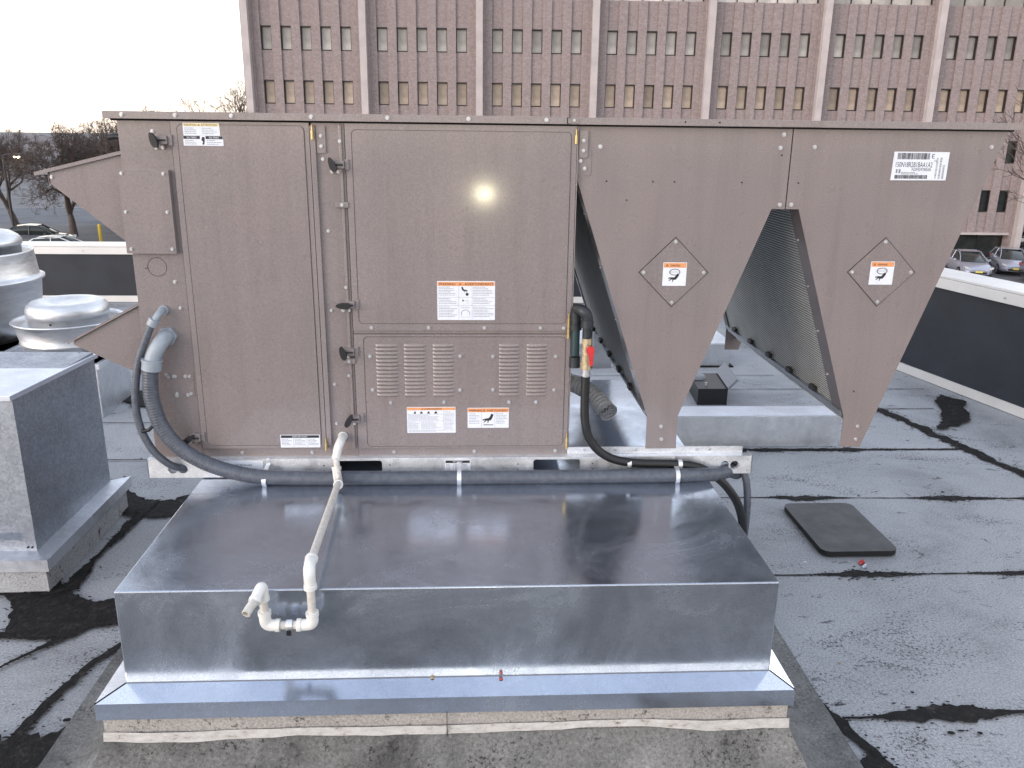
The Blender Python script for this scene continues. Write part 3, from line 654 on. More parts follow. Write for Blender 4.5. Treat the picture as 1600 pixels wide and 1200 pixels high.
# latches
def latch(x,z,ang,left=False):
    m=MB(); m.box(x-.010,x+.030,-.034,-.002,z-.013,z+.013,PE); m.box(x+.030,x+.044,-.022,-.002,z-.018,z+.018,PE)
    m.box(x-.022,x+.012,-.006,-.002,z-.030,z-.018,PE); m.screw(x-.016,z-.024,-.006,.0055); m.screw(x+.006,z-.024,-.006,.0055)
    b=m.build('latch',unit,bevel=.0015)
    h=MB(); c=(x-.008,z); pts=[]
    for i in range(20):
        t=2*PI*i/20; a=.026*math.cos(t); q=.0105*math.sin(t)*(1-.25*math.cos(t)); ca,sa=math.cos(R(ang)),math.sin(R(ang)); pts.append((c[0]+a*ca-q*sa,c[1]+a*sa+q*ca))
    h.prism(pts,-.058,-.040,M['black']); h.tube([(c[0],-.040,c[1]),(c[0],-.030,c[1])],.009,M['black'],12); h.tube([(c[0],-.036,c[1]),(c[0]+.034,-.036,c[1])],.0035,M['black'],6)
    h.build('handle',b,bevel=.004)
for a in ((-1.050,1.922,108),(-.462,1.848,112),(-.447,1.36,178),(-.456,1.185,108),(-.446,.926,62),(-1.040,.855,35)): latch(*a)
m=MB(); m.tube([(-1.19,.03,1.93),(-1.215,.03,1.932),(-1.235,.03,1.928)],.012,M['black'],8); m.tube([(-1.190,.03,1.955),(-1.190,.03,1.91)],.006,PE,6); m.build('side_latch',unit)
# lid
def lidz(x): return 1.986
m=MB(); m.box(-1.224,.345,-.030,1.60,1.990,2.014,PE); m.box(.330,1.944,-.030,1.60,1.9895,2.0125,PE); m.box(-1.21,1.93,-.003,1.58,1.984,1.990,M['shadowgap'])  # black strip below the lid paints the shade of its overhang
for x in (-1.16,-.985,-.80,-.535,-.28,-.006,.26,.355): m.screw(x,2.003,-.030,.006)
m.box(.334,.372,-.033,-.030,1.992,2.010,PE)
for x in (.74,.86,): m.disc(x,2.002,-.0302,.003,M['shadowgap'])
m.box(1.28-.2,1.28-.06,-.0312,-.030,1.9905,2.012,M['paint'])
m.build('lid',unit,bevel=.002)
# intake hoods on the left end
for nm,lab,pts,top,y0,y1 in (('intake_hood','upper sloping intake hood',[(-1.19,1.872),(-1.45,1.815),(-1.45,1.775),(-1.19,1.556)],[(-1.19,1.886),(-1.492,1.812),(-1.492,1.800),(-1.19,1.874)],.02,1.5),
          ('relief_hood','lower relief hood',[(-1.19,1.348),(-1.445,1.213),(-1.445,1.200),(-1.19,1.075)],[(-1.19,1.360),(-1.462,1.214),(-1.462,1.206),(-1.19,1.350)],.02,1.5)):
    m=MB(); m.prism(pts,y0,y0+.004,P); m.prism(pts,y1-.004,y1,P); m.prism(top,y0-.012,y1+.01,PE)
    if nm=='intake_hood':
        m.box(-1.452,-1.446,y0,y1,1.765,1.812,PE); m.screw(-1.44,1.795,y0,.005)
        m.box(-1.425,-1.195,.03,1.48,1.775,1.779,M['shadowgap'])
    else: m.box(-1.46,-1.19,.05,1.48,1.208,1.211,M['shadowgap'])
    o=m.build(nm,unit); o['label']=lab
# condenser V sections
V1=[(.372,1.986),(.372,1.815),(.676,.922),(.677,.790),(.797,.790),(.795,.922),(1.082,1.708),(1.1305,1.708),(1.1305,1.986)]
V2=[(1.1345,1.986),(1.1345,1.708),(1.182,1.708),(1.448,.920),(1.449,.792),(1.529,.792),(1.912,1.986)]
for k,(pl,scr,holes) in enumerate(((V1,((1.10,1.965),(1.092,1.92),(.453,1.917),(1.11,1.723),(.733,.881),(.737,.829)),((.48,1.80),(.645,1.80),(.723,1.80),(.965,1.80),(.555,1.715+.02),(1.10,1.895))),
                      (V2,((1.215,1.924),(1.857,1.931),(1.152,1.724),(1.51,.877),(1.509,.824)),((1.17,1.80),(1.475,1.02))))):
    m=MB(); m.prism(pl,.0,.0035,P)
    for x,z in scr: m.screw(x,z,0,.0062)
    for x,z in holes: m.disc(x,z,-.0002,.003,M['shadowgap'],10)
    o=m.build('condenser_end_panel',unit); o['label']='left V panel beside the cabinet' if k==0 else 'right V panel carrying the barcode plate'
    m=MB(); m.prism(pl,FD,FD+.0035,P); m.build('rear_end_panel',unit)
    # diamond cover
    cx,cz=((.741,1.478),(1.518,1.482))[k]; s=.126
    m=MB(); ll=s+.0035
    m.prism([(cx-ll,cz),(cx,cz-ll),(cx+ll,cz),(cx,cz+ll)],-.0005,0,M['shadowgap'])
    m.prism([(cx-s,cz),(cx,cz-s),(cx+s,cz),(cx,cz+s)],-.0028,-.0005,P)
    for dx,dz in ((-.111,0),(.111,0),(0,.111),(0,-.111)): m.screw(cx+dx,cz+dz,-.0028,.0055)
    m.build('diamond_cover',unit)
m=MB(); m.prism(rrect(.374,.422,1.820,1.910,.003),-.003,0,P)
for x,z in ((.400,1.893),(.385,1.868),(.400,1.843)): m.screw(x,z,-.003,.0055)
m.build('joint_plate',unit)
def slope_slab(name,a,b,t,side,y0,y1,mat,inset=0):
    a=Vector((a[0],0,a[1])); b=Vector((b[0],0,b[1])); d=(b-a).normalized(); q=Vector((d.z,0,-d.x))*side
    a=a+q*inset; b=b+q*inset
    pl=[(a.x,a.z),(b.x,b.z),((b+q*t).x,(b+q*t).z),((a+q*t).x,(a+q*t).z)]
    m=MB(); m.prism(pl,y0,y1,mat); return m.build(name,unit)
for a,b,s in (((.372,1.815),(.676,.922),1),((1.082,1.708),(.795,.922),1),((1.182,1.708),(1.448,.920),1),((1.912,1.986),(1.529,.86),1)):
    a_,b_=(a,b); side=1 if b[0]>a[0] else -1
    sd=-1 if b[0]>a[0] else 1
    slope_slab('coil_frame',a_,b_,.004,sd,.0036,.10,DP)
    slope_slab('condenser_coil',a_,b_,.035,sd,.10,FD-.06,M['coil'],.006)
    slope_slab('coil_frame',a_,b_,.004,sd,FD-.06,FD,DP)
    o=slope_slab('coil_bottom_rail',(b[0]+(a[0]-b[0])*.022,b[1]+(a[1]-b[1])*.022),b,.030,sd,.02,FD,M['oldgalv'],-.004)
    m=MB(); 
    for i in range(5):
        y=.25+i*.27; ex=b[0]+(a[0]-b[0])*.045; m.box(ex-.012,ex+.004,y,y+.05,b[1]+(a[1]-b[1])*.03,b[1]+(a[1]-b[1])*.03+.02,M['black'])
    m.build('foam_pad',unit)
    m=MB()
    for i in range(4):
        tt=.15+.22*i; x=a[0]+(b[0]-a[0])*tt; z=a[1]+(b[1]-a[1])*tt; m.tube([(x,.07,z),(x-.006*(1 if sd<0 else -1),.07,z)],.005,M['zinc'],8)
    m.build('frame_screws',unit)
m=MB(); m.box(.38,1.90,.02,FD,1.955,1.977,DP); m.build('fan_deck',unit)
m=MB(); m.box(.684,.79,.03,FD-.01,.905,.922,M['oldgalv']); m.box(1.455,1.522,.03,FD-.01,.905,.922,M['oldgalv']); m.box(.684,.79,FD-.06,FD-.01,.70,.905,M['oldgalv']); m.build('coil_foot_channel',unit)
# base rails with fork slots and lifting holes
def rail(yf,sgn,name):
    z0,z1=.692,.766; m=MB(); X0,X1=-1.218,1.096
    feats=[(-1.150,-1.066,'c2'),(-.528,-.338,'s'),(.238,.424,'s'),(.966,1.052,'c2b')]
    y1=yf+.003*sgn; x=X0; ms=M['rail']
    def solid(a,b):
        m.add([(a,yf,z0),(b,yf,z0),(b,yf,z1),(a,yf,z1)],[(0,1,2,3)],ms)
    for a,b,k in feats:
        solid(x,a-.004)
        if k=='s':
            inn=rrect(a+.002,b-.002,z0+.012,z1-.010,.010,3); ring(m,rect_loop(a-.004,b+.004,z0,z1,inn),inn,yf,yf+.022*sgn,ms)
        else:
            mid=(a+b)/2; rr=.0175
            for lo,hi,c in ((a-.004,mid,(a+mid)/2+.002),(mid,b+.004,(b+mid)/2-.002)):
                cc=[(c+rr*math.cos(2*PI*i/24+PI/12),.727+rr*math.sin(2*PI*i/24+PI/12)) for i in range(24)]
                ring(m,rect_loop(lo,hi,z0,z1,cc),cc,yf,yf+.018*sgn,ms)
        x=b+.004
    solid(x,X1)
    m.add([(X0,yf,z1),(X1,yf,z1),(X1,yf+.022*sgn,z1+.003),(X0,yf+.022*sgn,z1+.003)],[(0,1,2,3)],ms)
    m.add([(X0,yf,z0),(X1,yf,z0),(X1,yf+.05*sgn,z0-.0015),(X0,yf+.05*sgn,z0-.0015)],[(0,1,2,3)],ms)
    m.box(X0+.0,X0+.002,min(yf,yf+.06*sgn),max(yf,yf+.06*sgn),z0,z1,ms); m.box(X1-.002,X1,min(yf,yf+.06*sgn),max(yf,yf+.06*sgn),z0,z1,ms)
    if sgn>0:
        m.box(.372,1.062,yf+.024,yf+.027,z1-.001,.797,ms)
        for xx in (.44,.56,.64,.88,.93): m.screw(xx,.785,yf+.024,.005)
        for xx in (-.56,-.31,.18,.47): 
            for zz in (.715,.738): m.disc(xx,zz,yf,.0028,M['shadowgap'],8,.0006)
        for xx in (.955,1.078): 
            for zz in (.705,.75): m.disc(xx,zz,yf,.002,M['inkgrey'],8,.0006)
    return m.build(name,unit)
rail(-.022,1,'base_rail'); rail(FD+.02,-1,'base_rail')
m=MB()
for x in (-1.19,-.6,-.2,.2): m.box(x-.015,x+.015,.03,FD-.04,.70,.763,M['rail'])
m.box(-1.19,.37,.03,FD,.7635,.766,M['rail']); m.box(.37,1.06,.55,FD,.7635,.766,M['rail']) if False else None
m.build('cross_member',unit)
# ------------------------------------------------------------------ stickers and plates
def micro(m,x0,x1,z1,rows,y,seed,pitch=.0058,h=.0018,mat=None,head=True):
    rnd=random.Random(seed)
    for i in range(rows):
        x=x0; z=z1-i*pitch; end=x1-rnd.uniform(0,.35)*(x1-x0) if i else x0+(x1-x0)*.6
        while x<end:
            wl=rnd.uniform(.003,.009); e=min(x+wl,end); m.add([(x,y,z),(e,y,z),(e,y,z-h),(x,y,z-h)],[(0,1,2,3)],mat or M['inkgrey']); x=e+.0014
def hand(m,cx,cz,s,y,flip=False,ang=0):
    P=[(-1,-.1),(-.5,.05),(-.2,.1),(.1,.15),(.35,.55),(.55,1.0),(.95,.8),(.75,.2),(.5,-.25),(.1,-.35),(.0,-.8),(-.12,-.75),(-.12,-.35),(-.3,-.32),(-.75,-.75),(-.85,-.65),(-.5,-.2),(-.95,-.35),(-1.0,-.25)]
    ca,sa=math.cos(R(ang)),math.sin(R(ang)); Q=[]
    for a,b in P:
        if flip: a=-a
        Q.append((cx+s*(a*ca-b*sa),y,cz+s*(a*sa+b*ca)))
    m.add(Q,[tuple(range(len(Q)))],M['ink'])
def tri(m,cx,cz,s,y): 
    m.add([(cx-s,y,cz-s*.8),(cx+s,y,cz-s*.8),(cx,y,cz+s)],[(0,1,2)],M['ink']); m.add([(cx-s*.45,y-.0001,cz-s*.5),(cx+s*.45,y-.0001,cz-s*.5),(cx,y-.0001,cz+s*.4)],[(0,1,2)],M['orange'])
def line(m,x0,z0,x1,z1,y,t=.0008):
    if abs(x1-x0)>abs(z1-z0): m.add([(x0,y,z0-t/2),(x1,y,z1-t/2),(x1,y,z1+t/2),(x0,y,z0+t/2)],[(0,1,2,3)],M['inkgrey'])
    else: m.add([(x0-t/2,y,z0),(x0+t/2,y,z0),(x1+t/2,y,z1),(x1-t/2,y,z1)],[(0,1,2,3)],M['inkgrey'])
def rectq(m,x0,x1,z0,z1,y,mat): m.add([(x0,y,z0),(x1,y,z0),(x1,y,z1),(x0,y,z1)],[(0,1,2,3)],mat)
Y1=-.0175; L=.0004
def plate(x0,x1,z0,z1,y,m): m.prism(rrect(x0,x1,z0,z1,.002,2),y,y+.0009,M['white'])
# large warning on the upper door
m=MB(); x0,x1,z0,z1=-.121,.088,1.303,1.446; y=Y1; plate(x0,x1,z0,z1,y,m); y-=L
rectq(m,x0+.002,x1-.002,z1-.0175,z1-.003,y,M['orange']); text_into(m,'WARNING',x0+.006,z1-.015,.0085,y-L,M['ink'],.060); tri(m,-.038,z1-.0105,.005,y-L); text_into(m,'AVERTISSEMENT',-.022,z1-.015,.0085,y-L,M['ink'],.104)
for q in ((x0+.078,z0+.003,x0+.078,z1-.018),(x0+.126,z0+.003,x0+.126,z1-.018)): line(m,*q,y)
for zz in (z1-.059,z1-.089): line(m,x0+.002,zz,x1-.002,zz,y)
for xa,xb in ((x0+.005,x0+.074),(x0+.130,x1-.004)):
    micro(m,xa,xb,z1-.021,6,y,1+int(xa*100)); micro(m,xa,xb,z1-.063,4,y,5); micro(m,xa,xb,z1-.094,7,y,9)
hand(m,x0+.098,z1-.032,.012,y,True); m.tube([(x0+.108,y,z1-.048),(x0+.108,y-.0002,z1-.048)],.006,M['ink'],7,sm=False)
m.add([(x0+.091,y,z1-.066),(x0+.098,y,z1-.071),(x0+.091,y,z1-.076)],[(0,1,2)],M['ink']); line(m,x0+.098,z1-.071,x0+.110,z1-.071,y); line(m,x0+.110,z1-.084,x0+.110,z1-.071,y)
m.tube([(x0+.102+.016*math.cos(R(a)),y,z0+.022+.016*math.sin(R(a))) for a in range(-20,210,20)],.0006,M['ink'],4); line(m,x0+.085,z0+.011,x0+.121,z0+.011,y)
text_into(m,'TOP VIEW',x0+.084,z0+.044,.004,y,M['inkgrey'],.034)
o=m.build('warning_label',d2); o['label']='large orange headed warning sticker with hand pictogram'
# data label, hand label on the louvred door
m=MB(); x0,x1,z0,z1=-.241,-.058,.866,.969; y=Y1; plate(x0,x1,z0,z1,y,m); y-=L
rectq(m,x0+.001,x1-.001,z1-.0125,z1-.002,y,M['orange']); text_into(m,'AVERTISSEMENT',-.176,z1-.0105,.006,y-L,M['ink'],.068); tri(m,-.183,z1-.0075,.0035,y-L)
for xx,s in ((-.211,.005),(-.187,.006),(-.160,.006),(-.133,.007)): m.add([(xx-s,y,z1-.026),(xx+s,y,z1-.026),(xx+s*.4,y,z1-.017),(xx-s*.3,y,z1-.018)],[(0,1,2,3)],M['ink'])
for zz in (z1-.029,z1-.055,z0+.011): line(m,x0+.002,zz,x1-.002,zz,y)
line(m,x1-.045,z0+.012,x1-.045,z1-.014,y)
micro(m,x0+.004,x1-.048,z1-.032,5,y,11,.0045,.0013); micro(m,x0+.004,x0+.048,z1-.059,7,y,12,.0045,.0013); micro(m,x0+.052,x1-.048,z1-.059,7,y,13,.0045,.0013); micro(m,x1-.042,x1-.004,z1-.018,14,y,14,.0052,.0013); micro(m,x0+.006,x1-.006,z0+.008,1,y,15)
o=m.build('warning_label',d3); o['label']='orange headed sticker of small print under the left louvres'
m=MB(); x0,x1,z0,z1=-.013,.143,.885,.965; y=Y1; plate(x0,x1,z0,z1,y,m); y-=L
rectq(m,x0+.001,x1-.001,z1-.0175,z1-.002,y,M['orange']); text_into(m,'WARNING',x0+.006,z1-.0145,.0085,y-L,M['ink'],.050); tri(m,x0+.063,z1-.010,.005,y-L); text_into(m,'AVERTISSEMENT',x0+.072,z1-.0145,.0085,y-L,M['ink'],.080)
line(m,x0+.053,z0+.002,x0+.053,z1-.018,y); line(m,x0+.103,z0+.002,x0+.103,z1-.018,y)
hand(m,x0+.078,z0+.036,.021,y); rectq(m,x0+.060,x0+.097,z0+.0105,z0+.0135,y,M['ink']); micro(m,x0+.006,x0+.048,z1-.023,7,y,21,.0062); micro(m,x0+.107,x1-.005,z1-.023,7,y,22,.0062)
o=m.build('warning_label',d3); o['label']='hot surface sticker with black hand above a line'
# IMPORTANT labels
def important(x0,x1,z0,z1,y,par,lab):
    m=MB(); plate(x0,x1,z0,z1,y,m); y-=L; rectq(m,x0+.003,x1-.003,z1-.0125,z1-.002,y,M['ink']); wc=(x1-x0)*.38; c=(x0+x1)/2; text_into(m,'IMPORTANT',c-wc/2,z1-.0105,.0062,y-L,M['white'],wc)
    a=(x1-x0)/3
    for k in (1,2): line(m,x0+a*k,z0+.002,x0+a*k,z1-.014,y)
    n=int((z1-z0-.02)/.0055)
    for k in range(3): micro(m,x0+a*k+.005,x0+a*(k+1)-.004,z1-.017,n,y,30+k,.0055)
    o=m.build('notice_label',par); o['label']=lab
important(-.718,-.570,.810,.861,Y1,d1,'white notice at the foot of the tall door')
rails=[o for o in unit.children if o.name.startswith('base_rail')]
important(-.101,-.002,.694,.757,-.0232,unit,'white notice on the base rail')
# model strip on the rail
m=MB(); plate(-.985,-.788,.700,.760,-.0232,m); y=-.0232-L; text_into(m,'ZJ150N18R2B1BAA1A2',-.955,.738,.0085,y,M['ink'],.125)
rnd=random.Random(3)
def bars(m,x0,x1,z0,z1,y,seed,mat=None,lo=.001,hi=.0032,gap=.0012,vert=False):
    r=random.Random(seed); x=x0
    while x<x1:
        w_=r.uniform(lo,hi)
        if vert: m.add([(z0,y,x),(z1,y,x),(z1,y,min(x+w_,x1)),(z0,y,min(x+w_,x1))],[(0,1,2,3)],mat or M['ink'])
        else: rectq(m,x,min(x+w_,x1),z0,z1,y,mat or M['ink'])
        x+=w_+r.uniform(gap*.6,gap*1.6)
bars(m,-.95,-.885,.727,.733,y,1); bars(m,-.872,-.812,.720,.729,y,2); o=m.build('model_label',unit); o['label']='white model number strip on the base rail'
# caution labels on the tall door
m=MB(); plate(-.968,-.846,.0+1.938,1.979,Y1,m); y=Y1-L; rectq(m,-.966,-.848,1.968,1.978,y,simple('label_yellow',(.75,.62,.35),.4)); text_into(m,'CAUTION',-.962,1.9695,.0068,y-L,M['ink'],.040); tri(m,-.914,1.973,.0035,y-L); text_into(m,'ATTENTION',-.907,1.9695,.0068,y-L,M['ink'],.052)
micro(m,-.963,-.912,1.963,4,y,41); micro(m,-.905,-.852,1.963,4,y,42); o=m.build('caution_label',d1); o['label']='pale caution sticker at top of the tall door'
m=MB(); plate(-.970,-.837,1.905,1.9375,Y1,m); y=Y1-L; rectq(m,-.969,-.914,1.927,1.9368,y,M['ink']); rectq(m,-.895,-.838,1.927,1.9368,y,M['ink']); text_into(m,'FILTERS',-.957,1.9292,.0055,y-L,M['white'],.032); text_into(m,'FILTRES',-.883,1.9292,.0055,y-L,M['white'],.032)
m.add([(-.908,y,1.910),(-.902,y,1.908),(-.899,y,1.918),(-.898,y,1.933),(-.906,y,1.934),(-.910,y,1.924),(-.904,y,1.918)],[tuple(range(7))],M['ink']); micro(m,-.965,-.916,1.923,3,y,43); micro(m,-.892,-.842,1.923,3,y,44); o=m.build('filter_label',d1); o['label']='black and white filter sticker'
# fan hand labels on the diamond covers
for cx,cz,x0,x1 in ((.742,1.471,.701,.788),(1.518,1.478,1.474,1.563)):
    m=MB(); z0,z1=cz-.042,cz+.044; y=-.0042; plate(x0,x1,z0,z1,y,m); y-=L; rectq(m,x0+.002,x1-.002,z1-.019,z1-.002,y,M['orange']); tri(m,x0+.014,z1-.0105,.005,y-L); text_into(m,'WARNING',x0+.026,z1-.015,.0078,y-L,M['ink'],.036)
    c=((x0+x1)/2,z1-.035); m.tube([(c[0]+.019*math.cos(R(a)),y-.0006,c[1]+.011*math.sin(R(a))) for a in range(0,361,15)],.0011,M['ink'],5,cap=False); line(m,c[0]-.017,c[1],c[0]+.017,c[1],y,.0012)
    hand(m,c[0]-.003,c[1]-.022,.019,y,False,-10); 
    ob=m.build('warning_label',unit); ob['label']='small fan warning sticker on the '+('left' if cx<1 else 'right')+' diamond cover'
# barcode name plate
m=MB(); x0,x1,z0,z1=1.504,1.706,1.813,1.912; y=-.004; m.prism([(x0,z0),(x1,z0+.001),(x1,z1),(x0+.002,z1)],y,0,M['white']); y-=L
bars(m,x0+.014,x0+.132,z1-.026,z1-.004,y,5); text_into(m,'E',x0+.139,z1-.022,.016,y,M['ink'],.010); text_into(m,'1A',x0+.150,z1-.033,.006,y,M['ink'],.009)
text_into(m,'150N18R2B1BAA1A2',x0+.011,z1-.053,.0185,y,M['ink'],.134); text_into(m,'N2M3978500',x0+.072,z1-.066,.0105,y,M['ink'],.070); micro(m,x0+.034,x0+.12,z1-.070,2,y,6,.005,.0025); rectq(m,x0+.014,x0+.020,z1-.074,z1-.060,y,M['inkgrey']); rectq(m,x0+.024,x0+.031,z1-.074,z1-.060,y,M['inkgrey'])
bars(m,x0+.012,x0+.132,z0+.006,z0+.019,y,7,lo=.0015,hi=.004)
for i,(a,b,zl) in enumerate(((.158,.164,.079),(.171,.178,.080),(.184,.191,.055))): bars(m,z0+.007,z0+zl,x0+a,x0+b,y,8+i,M['inkgrey'],vert=True)
o=m.build('name_plate',unit); o['label']='white barcode plate on the right V panel'
# ================================================================== HOSES, PIPES
def smooth_path(pts,n=12):
    P=[Vector(p) for p in pts]; out=[]
    for i in range(len(P)-1):
        p0=P[max(i-1,0)];p1=P[i];p2=P[i+1];p3=P[min(i+2,len(P)-1)]
        for k in range(n):
            t=k/n; out.append(.5*((2*p1)+(-p0+p2)*t+(2*p0-5*p1+4*p2-p3)*t*t+(-p0+3*p1-3*p2+p3)*t**3))
    out.append(P[-1]); return out
def resample(P,step):
    out=[P[0]]; acc=0
    for a,b in zip(P[:-1],P[1:]):
        L_=(b-a).length
        while acc+L_>=step:
            t=(step-acc)/L_; a=a.lerp(b,t); out.append(a.copy()); L_=(b-a).length; acc=0
        acc+=L_
    return out
def ribbed(name,par,pts,r,m,step=.0035,amp=.035,fade=None):
    P=resample(smooth_path(pts),step); mb=MB(); k=len(P)
    def rr(i):
        f=fade(P[i]) if fade else 1
        return r*(1+amp*f*(1 if i%3==0 else (-.6)))
    mb.tube(P,rr,m,16); return mb.build(name,par)
def strap(par,p,r,m=None,tab=.03,up=True,w=.016):
    mb=MB(); pts=[]
    x,y,z=p
    ro=r+.0015; vs=[]
    for i in range(15):
        a=R(-100+i*200/14+180); vs+=[(x-w/2,y+math.cos(a)*ro,z+math.sin(a)*ro),(x+w/2,y+math.cos(a)*ro,z+math.sin(a)*ro)]
    mb.add(vs,[(2*i,2*i+1,2*i+3,2*i+2) for i in range(14)],m or M['rail'],True)
    zt=z+r; yb=-.0245 if y<-.03 else y
    s=1 if up else -1
    mb.add([(x-w/2,y,z+s*ro),(x+w/2,y,z+s*ro),(x+w/2,-.0245,z+s*(ro+.006)),(x-w/2,-.0245,z+s*(ro+.006))],[(0,1,2,3)],m or M['rail'])
    mb.box(x-w/2,x+w/2,-.0265,-.0235,min(z+s*ro,z+s*(ro+tab)),max(z+s*ro,z+s*(ro+tab)),m or M['rail']); mb.screw(x,z+s*(ro+tab*.6),-.0265,.005)
    return mb.build('pipe_strap',par)
c1=thing('electrical_conduit','thick grey flexible conduit curving down the cabinet corner and strapped along the base rail','conduit',(-1.1,0,.70))
ribbed('conduit_hose',c1,[(-1.140,-.075,1.150),(-1.150,-.075,1.10),(-1.152,-.075,1.02),(-1.128,-.075,.915),(-1.066,-.075,.828),(-.955,-.080,.762),(-.80,-.085,.722),(-.60,-.085,.713),(-.3,-.085,.711),(0,-.085,.710),(.4,-.085,.710),(.72,-.085,.712),(.86,-.075,.710),(.95,-.045,.700),(1.02,.01,.69),(1.07,.06,.66)],.0275,M['conduit'],amp=.04,fade=lambda p:1 if p.z>.76 else (.6 if p.z>.72 or p.x>.8 else .06))
m=MB(); m.tube(smooth_path([(-1.098,-.004,1.240),(-1.098,-.035,1.240),(-1.108,-.062,1.222),(-1.128,-.074,1.185),(-1.138,-.075,1.155)],6),.027,M['connector'],18)
m.tube([(-1.098,-.002,1.240),(-1.098,-.018,1.240)],.036,M['connector'],6,sm=False); m.tube([(-1.136,-.075,1.165),(-1.142,-.075,1.133)],.034,M['connector'],18); m.tube([(-1.1355,-.075,1.172),(-1.1365,-.075,1.164)],.0365,M['connector'],18); m.build('elbow_connector',c1)
for x,tb in ((-.768,.03),(-.045,.008),(.785,.03)): strap(c1,(x,-.085,.711),.0278,tab=tb)
c2=thing('control_conduit','thin grey ribbed conduit looping from the cabinet into a hole in the base rail','conduit',(-1.1,0,.73))
ribbed('conduit_hose',c2,[(-1.128,-.055,1.300),(-1.155,-.062,1.24),(-1.190,-.068,1.15),(-1.213,-.07,1.02),(-1.208,-.07,.915),(-1.175,-.068,.825),(-1.13,-.055,.765),(-1.095,-.028,.735),(-1.075,.01,.722)],.0138,M['conduit'],step=.003,amp=.07)
m=MB(); m.tube(smooth_path([(-1.102,-.003,1.335),(-1.103,-.028,1.335),(-1.110,-.048,1.322),(-1.122,-.056,1.305)],6),.0125,M['connector'],14); m.tube([(-1.102,-.002,1.335),(-1.102,-.010,1.335)],.018,M['connector'],16); m.tube([(-1.120,-.055,1.309),(-1.132,-.056,1.290)],.0185,M['connector'],16); m.tube([(-1.118,-.055,1.312),(-1.1205,-.055,1.308)],.020,M['connector'],16); m.build('elbow_connector',c2)
m=MB(); m.tube([(-1.20,-.08,.90),(-1.175,-.08,.905),(-1.15,-.075,.93)],.007,M['black'],8); tag(m.build('cable_tie'),'black tie joining the thin and thick grey conduits','cable tie')
c3=thing('gas_line','black rubber gas hose with brass valve and red handle hanging from iron elbow','gas hose',(.42,-.04,.75))
m=MB(); m.tube(smooth_path([(.424,-.06,1.10),(.424,-.06,1.02),(.428,-.06,.93),(.447,-.058,.855),(.49,-.055,.80),(.55,-.052,.766),(.64,-.050,.750),(.80,-.050,.744),(.885,-.050,.728),(.95,-.050,.690),(1.01,-.048,.630),(1.055,-.045,.555),(1.078,-.045,.46),(1.085,-.045,.30),(1.08,-.02,.10),(1.06,.10,.03),(1.03,.5,.025)],8),.0165,M['rubber'],16); m.build('hose',c3)
m=MB(); m.tube(smooth_path([(.385,.03,1.335),(.392,-.03,1.345),(.405,-.058,1.345),(.420,-.062,1.325),(.422,-.06,1.29)],6),.021,M['iron'],14); m.tube([(.422,-.06,1.31),(.422,-.06,1.285)],.0235,M['iron'],14); m.tube([(.422,-.06,1.285),(.422,-.06,1.24)],.0165,M['iron'],14)
m.tube([(.385,-.02,1.345),(.385,-.02,1.27)],.020,M['iron'],14); m.tube([(.385,-.02,1.29),(.385,-.02,1.268)],.0235,M['iron'],14); m.build('iron_elbow',c3)
m=MB(); m.tube([(.386,-.02,1.27),(.386,-.02,1.17)],.0165,simple('green_black_pipe',(.02,.045,.05),.4),14); m.tube([(.386,-.02,1.165),(.386,-.02,1.125)],.020,M['iron'],14); m.build('drip_leg',c3)
m=MB(); m.tube([(.423,-.06,1.245),(.423,-.06,1.222)],.019,M['valvebrass'],8,sm=False); m.tube([(.423,-.06,1.222),(.423,-.06,1.15)],.0165,M['valvebrass'],14); m.tube([(.423,-.06,1.155),(.423,-.06,1.128)],.0195,M['valvebrass'],8,sm=False); m.tube([(.430,-.06,1.20),(.434,-.088,1.20)],.008,M['valvebrass'],10); vb=m.build('valve_body',c3)
h=MB(); h.prism([(.419,1.213),(.426,1.222),(.442,1.222),(.448,1.208),(.445,1.19),(.444,1.150),(.436,1.147),(.431,1.155),(.429,1.185),(.419,1.200)],-.096,-.088,M['red']); h.build('valve_handle',vb,bevel=.003)
m=MB(); m.tube([(.424,-.06,1.13),(.424,-.06,1.10)],.0145,M['zinc'],14); m.tube([(.424,-.06,1.112),(.424,-.06,1.104)],.018,M['zinc'],14); m.build('hose_nipple',c3)
for x,up in ((.605,False),(.803,False)): strap(c3,(x,-.050,.7505 if x<.7 else .744),.0168,tab=.018,up=up)
c4=thing('looped_conduit','short ribbed grey conduit dropping behind the gas hose at the right rail end','conduit',(1.05,.05,.72))
ribbed('conduit_hose',c4,[(1.00,.07,.722),(1.05,.05,.712),(1.088,.02,.665),(1.10,.0,.58),(1.10,-.01,.48),(1.095,0,.3),(1.07,.05,.06),(1.0,.3,.03)],.0145,M['conduit'],amp=.06)
# condensate drain
c5=thing('condensate_drain','white plastic drain pipe with U trap hanging over the front of the curb','drain pipe',(-.47,-.5,.73))
def pv(pts,r,mat,name,flare=True):
    m=MB(); S=smooth_path(pts,6); m.tube(S,r,mat,16)
    if flare: 
        for a,b in ((S[0],S[3]),(S[-1],S[-4])): m.tube([a,a+(b-a).normalized()*.012],r*1.12,mat,16)
    m.build(name,c5)
m=MB(); m.tube([(-.500,-.10,.80),(-.487,-.150,.735)],.0118,M['pvcdirty'],14); m.tube([(-.482,-.16,.735),(-.458,-.875,.778)],.0120,M['pvcdirty'],14); m.tube([(-.455,-.885,.765),(-.455,-.885,.605)],.0120,M['pvcdirty'],14); m.tube([(-.465,-.885,.598),(-.575,-.885,.598)],.0120,M['pvcdirty'],14); m.tube([(-.588,-.885,.61),(-.590,-.885,.70)],.0120,M['pvcdirty'],14)
m.build('pipe',c5)
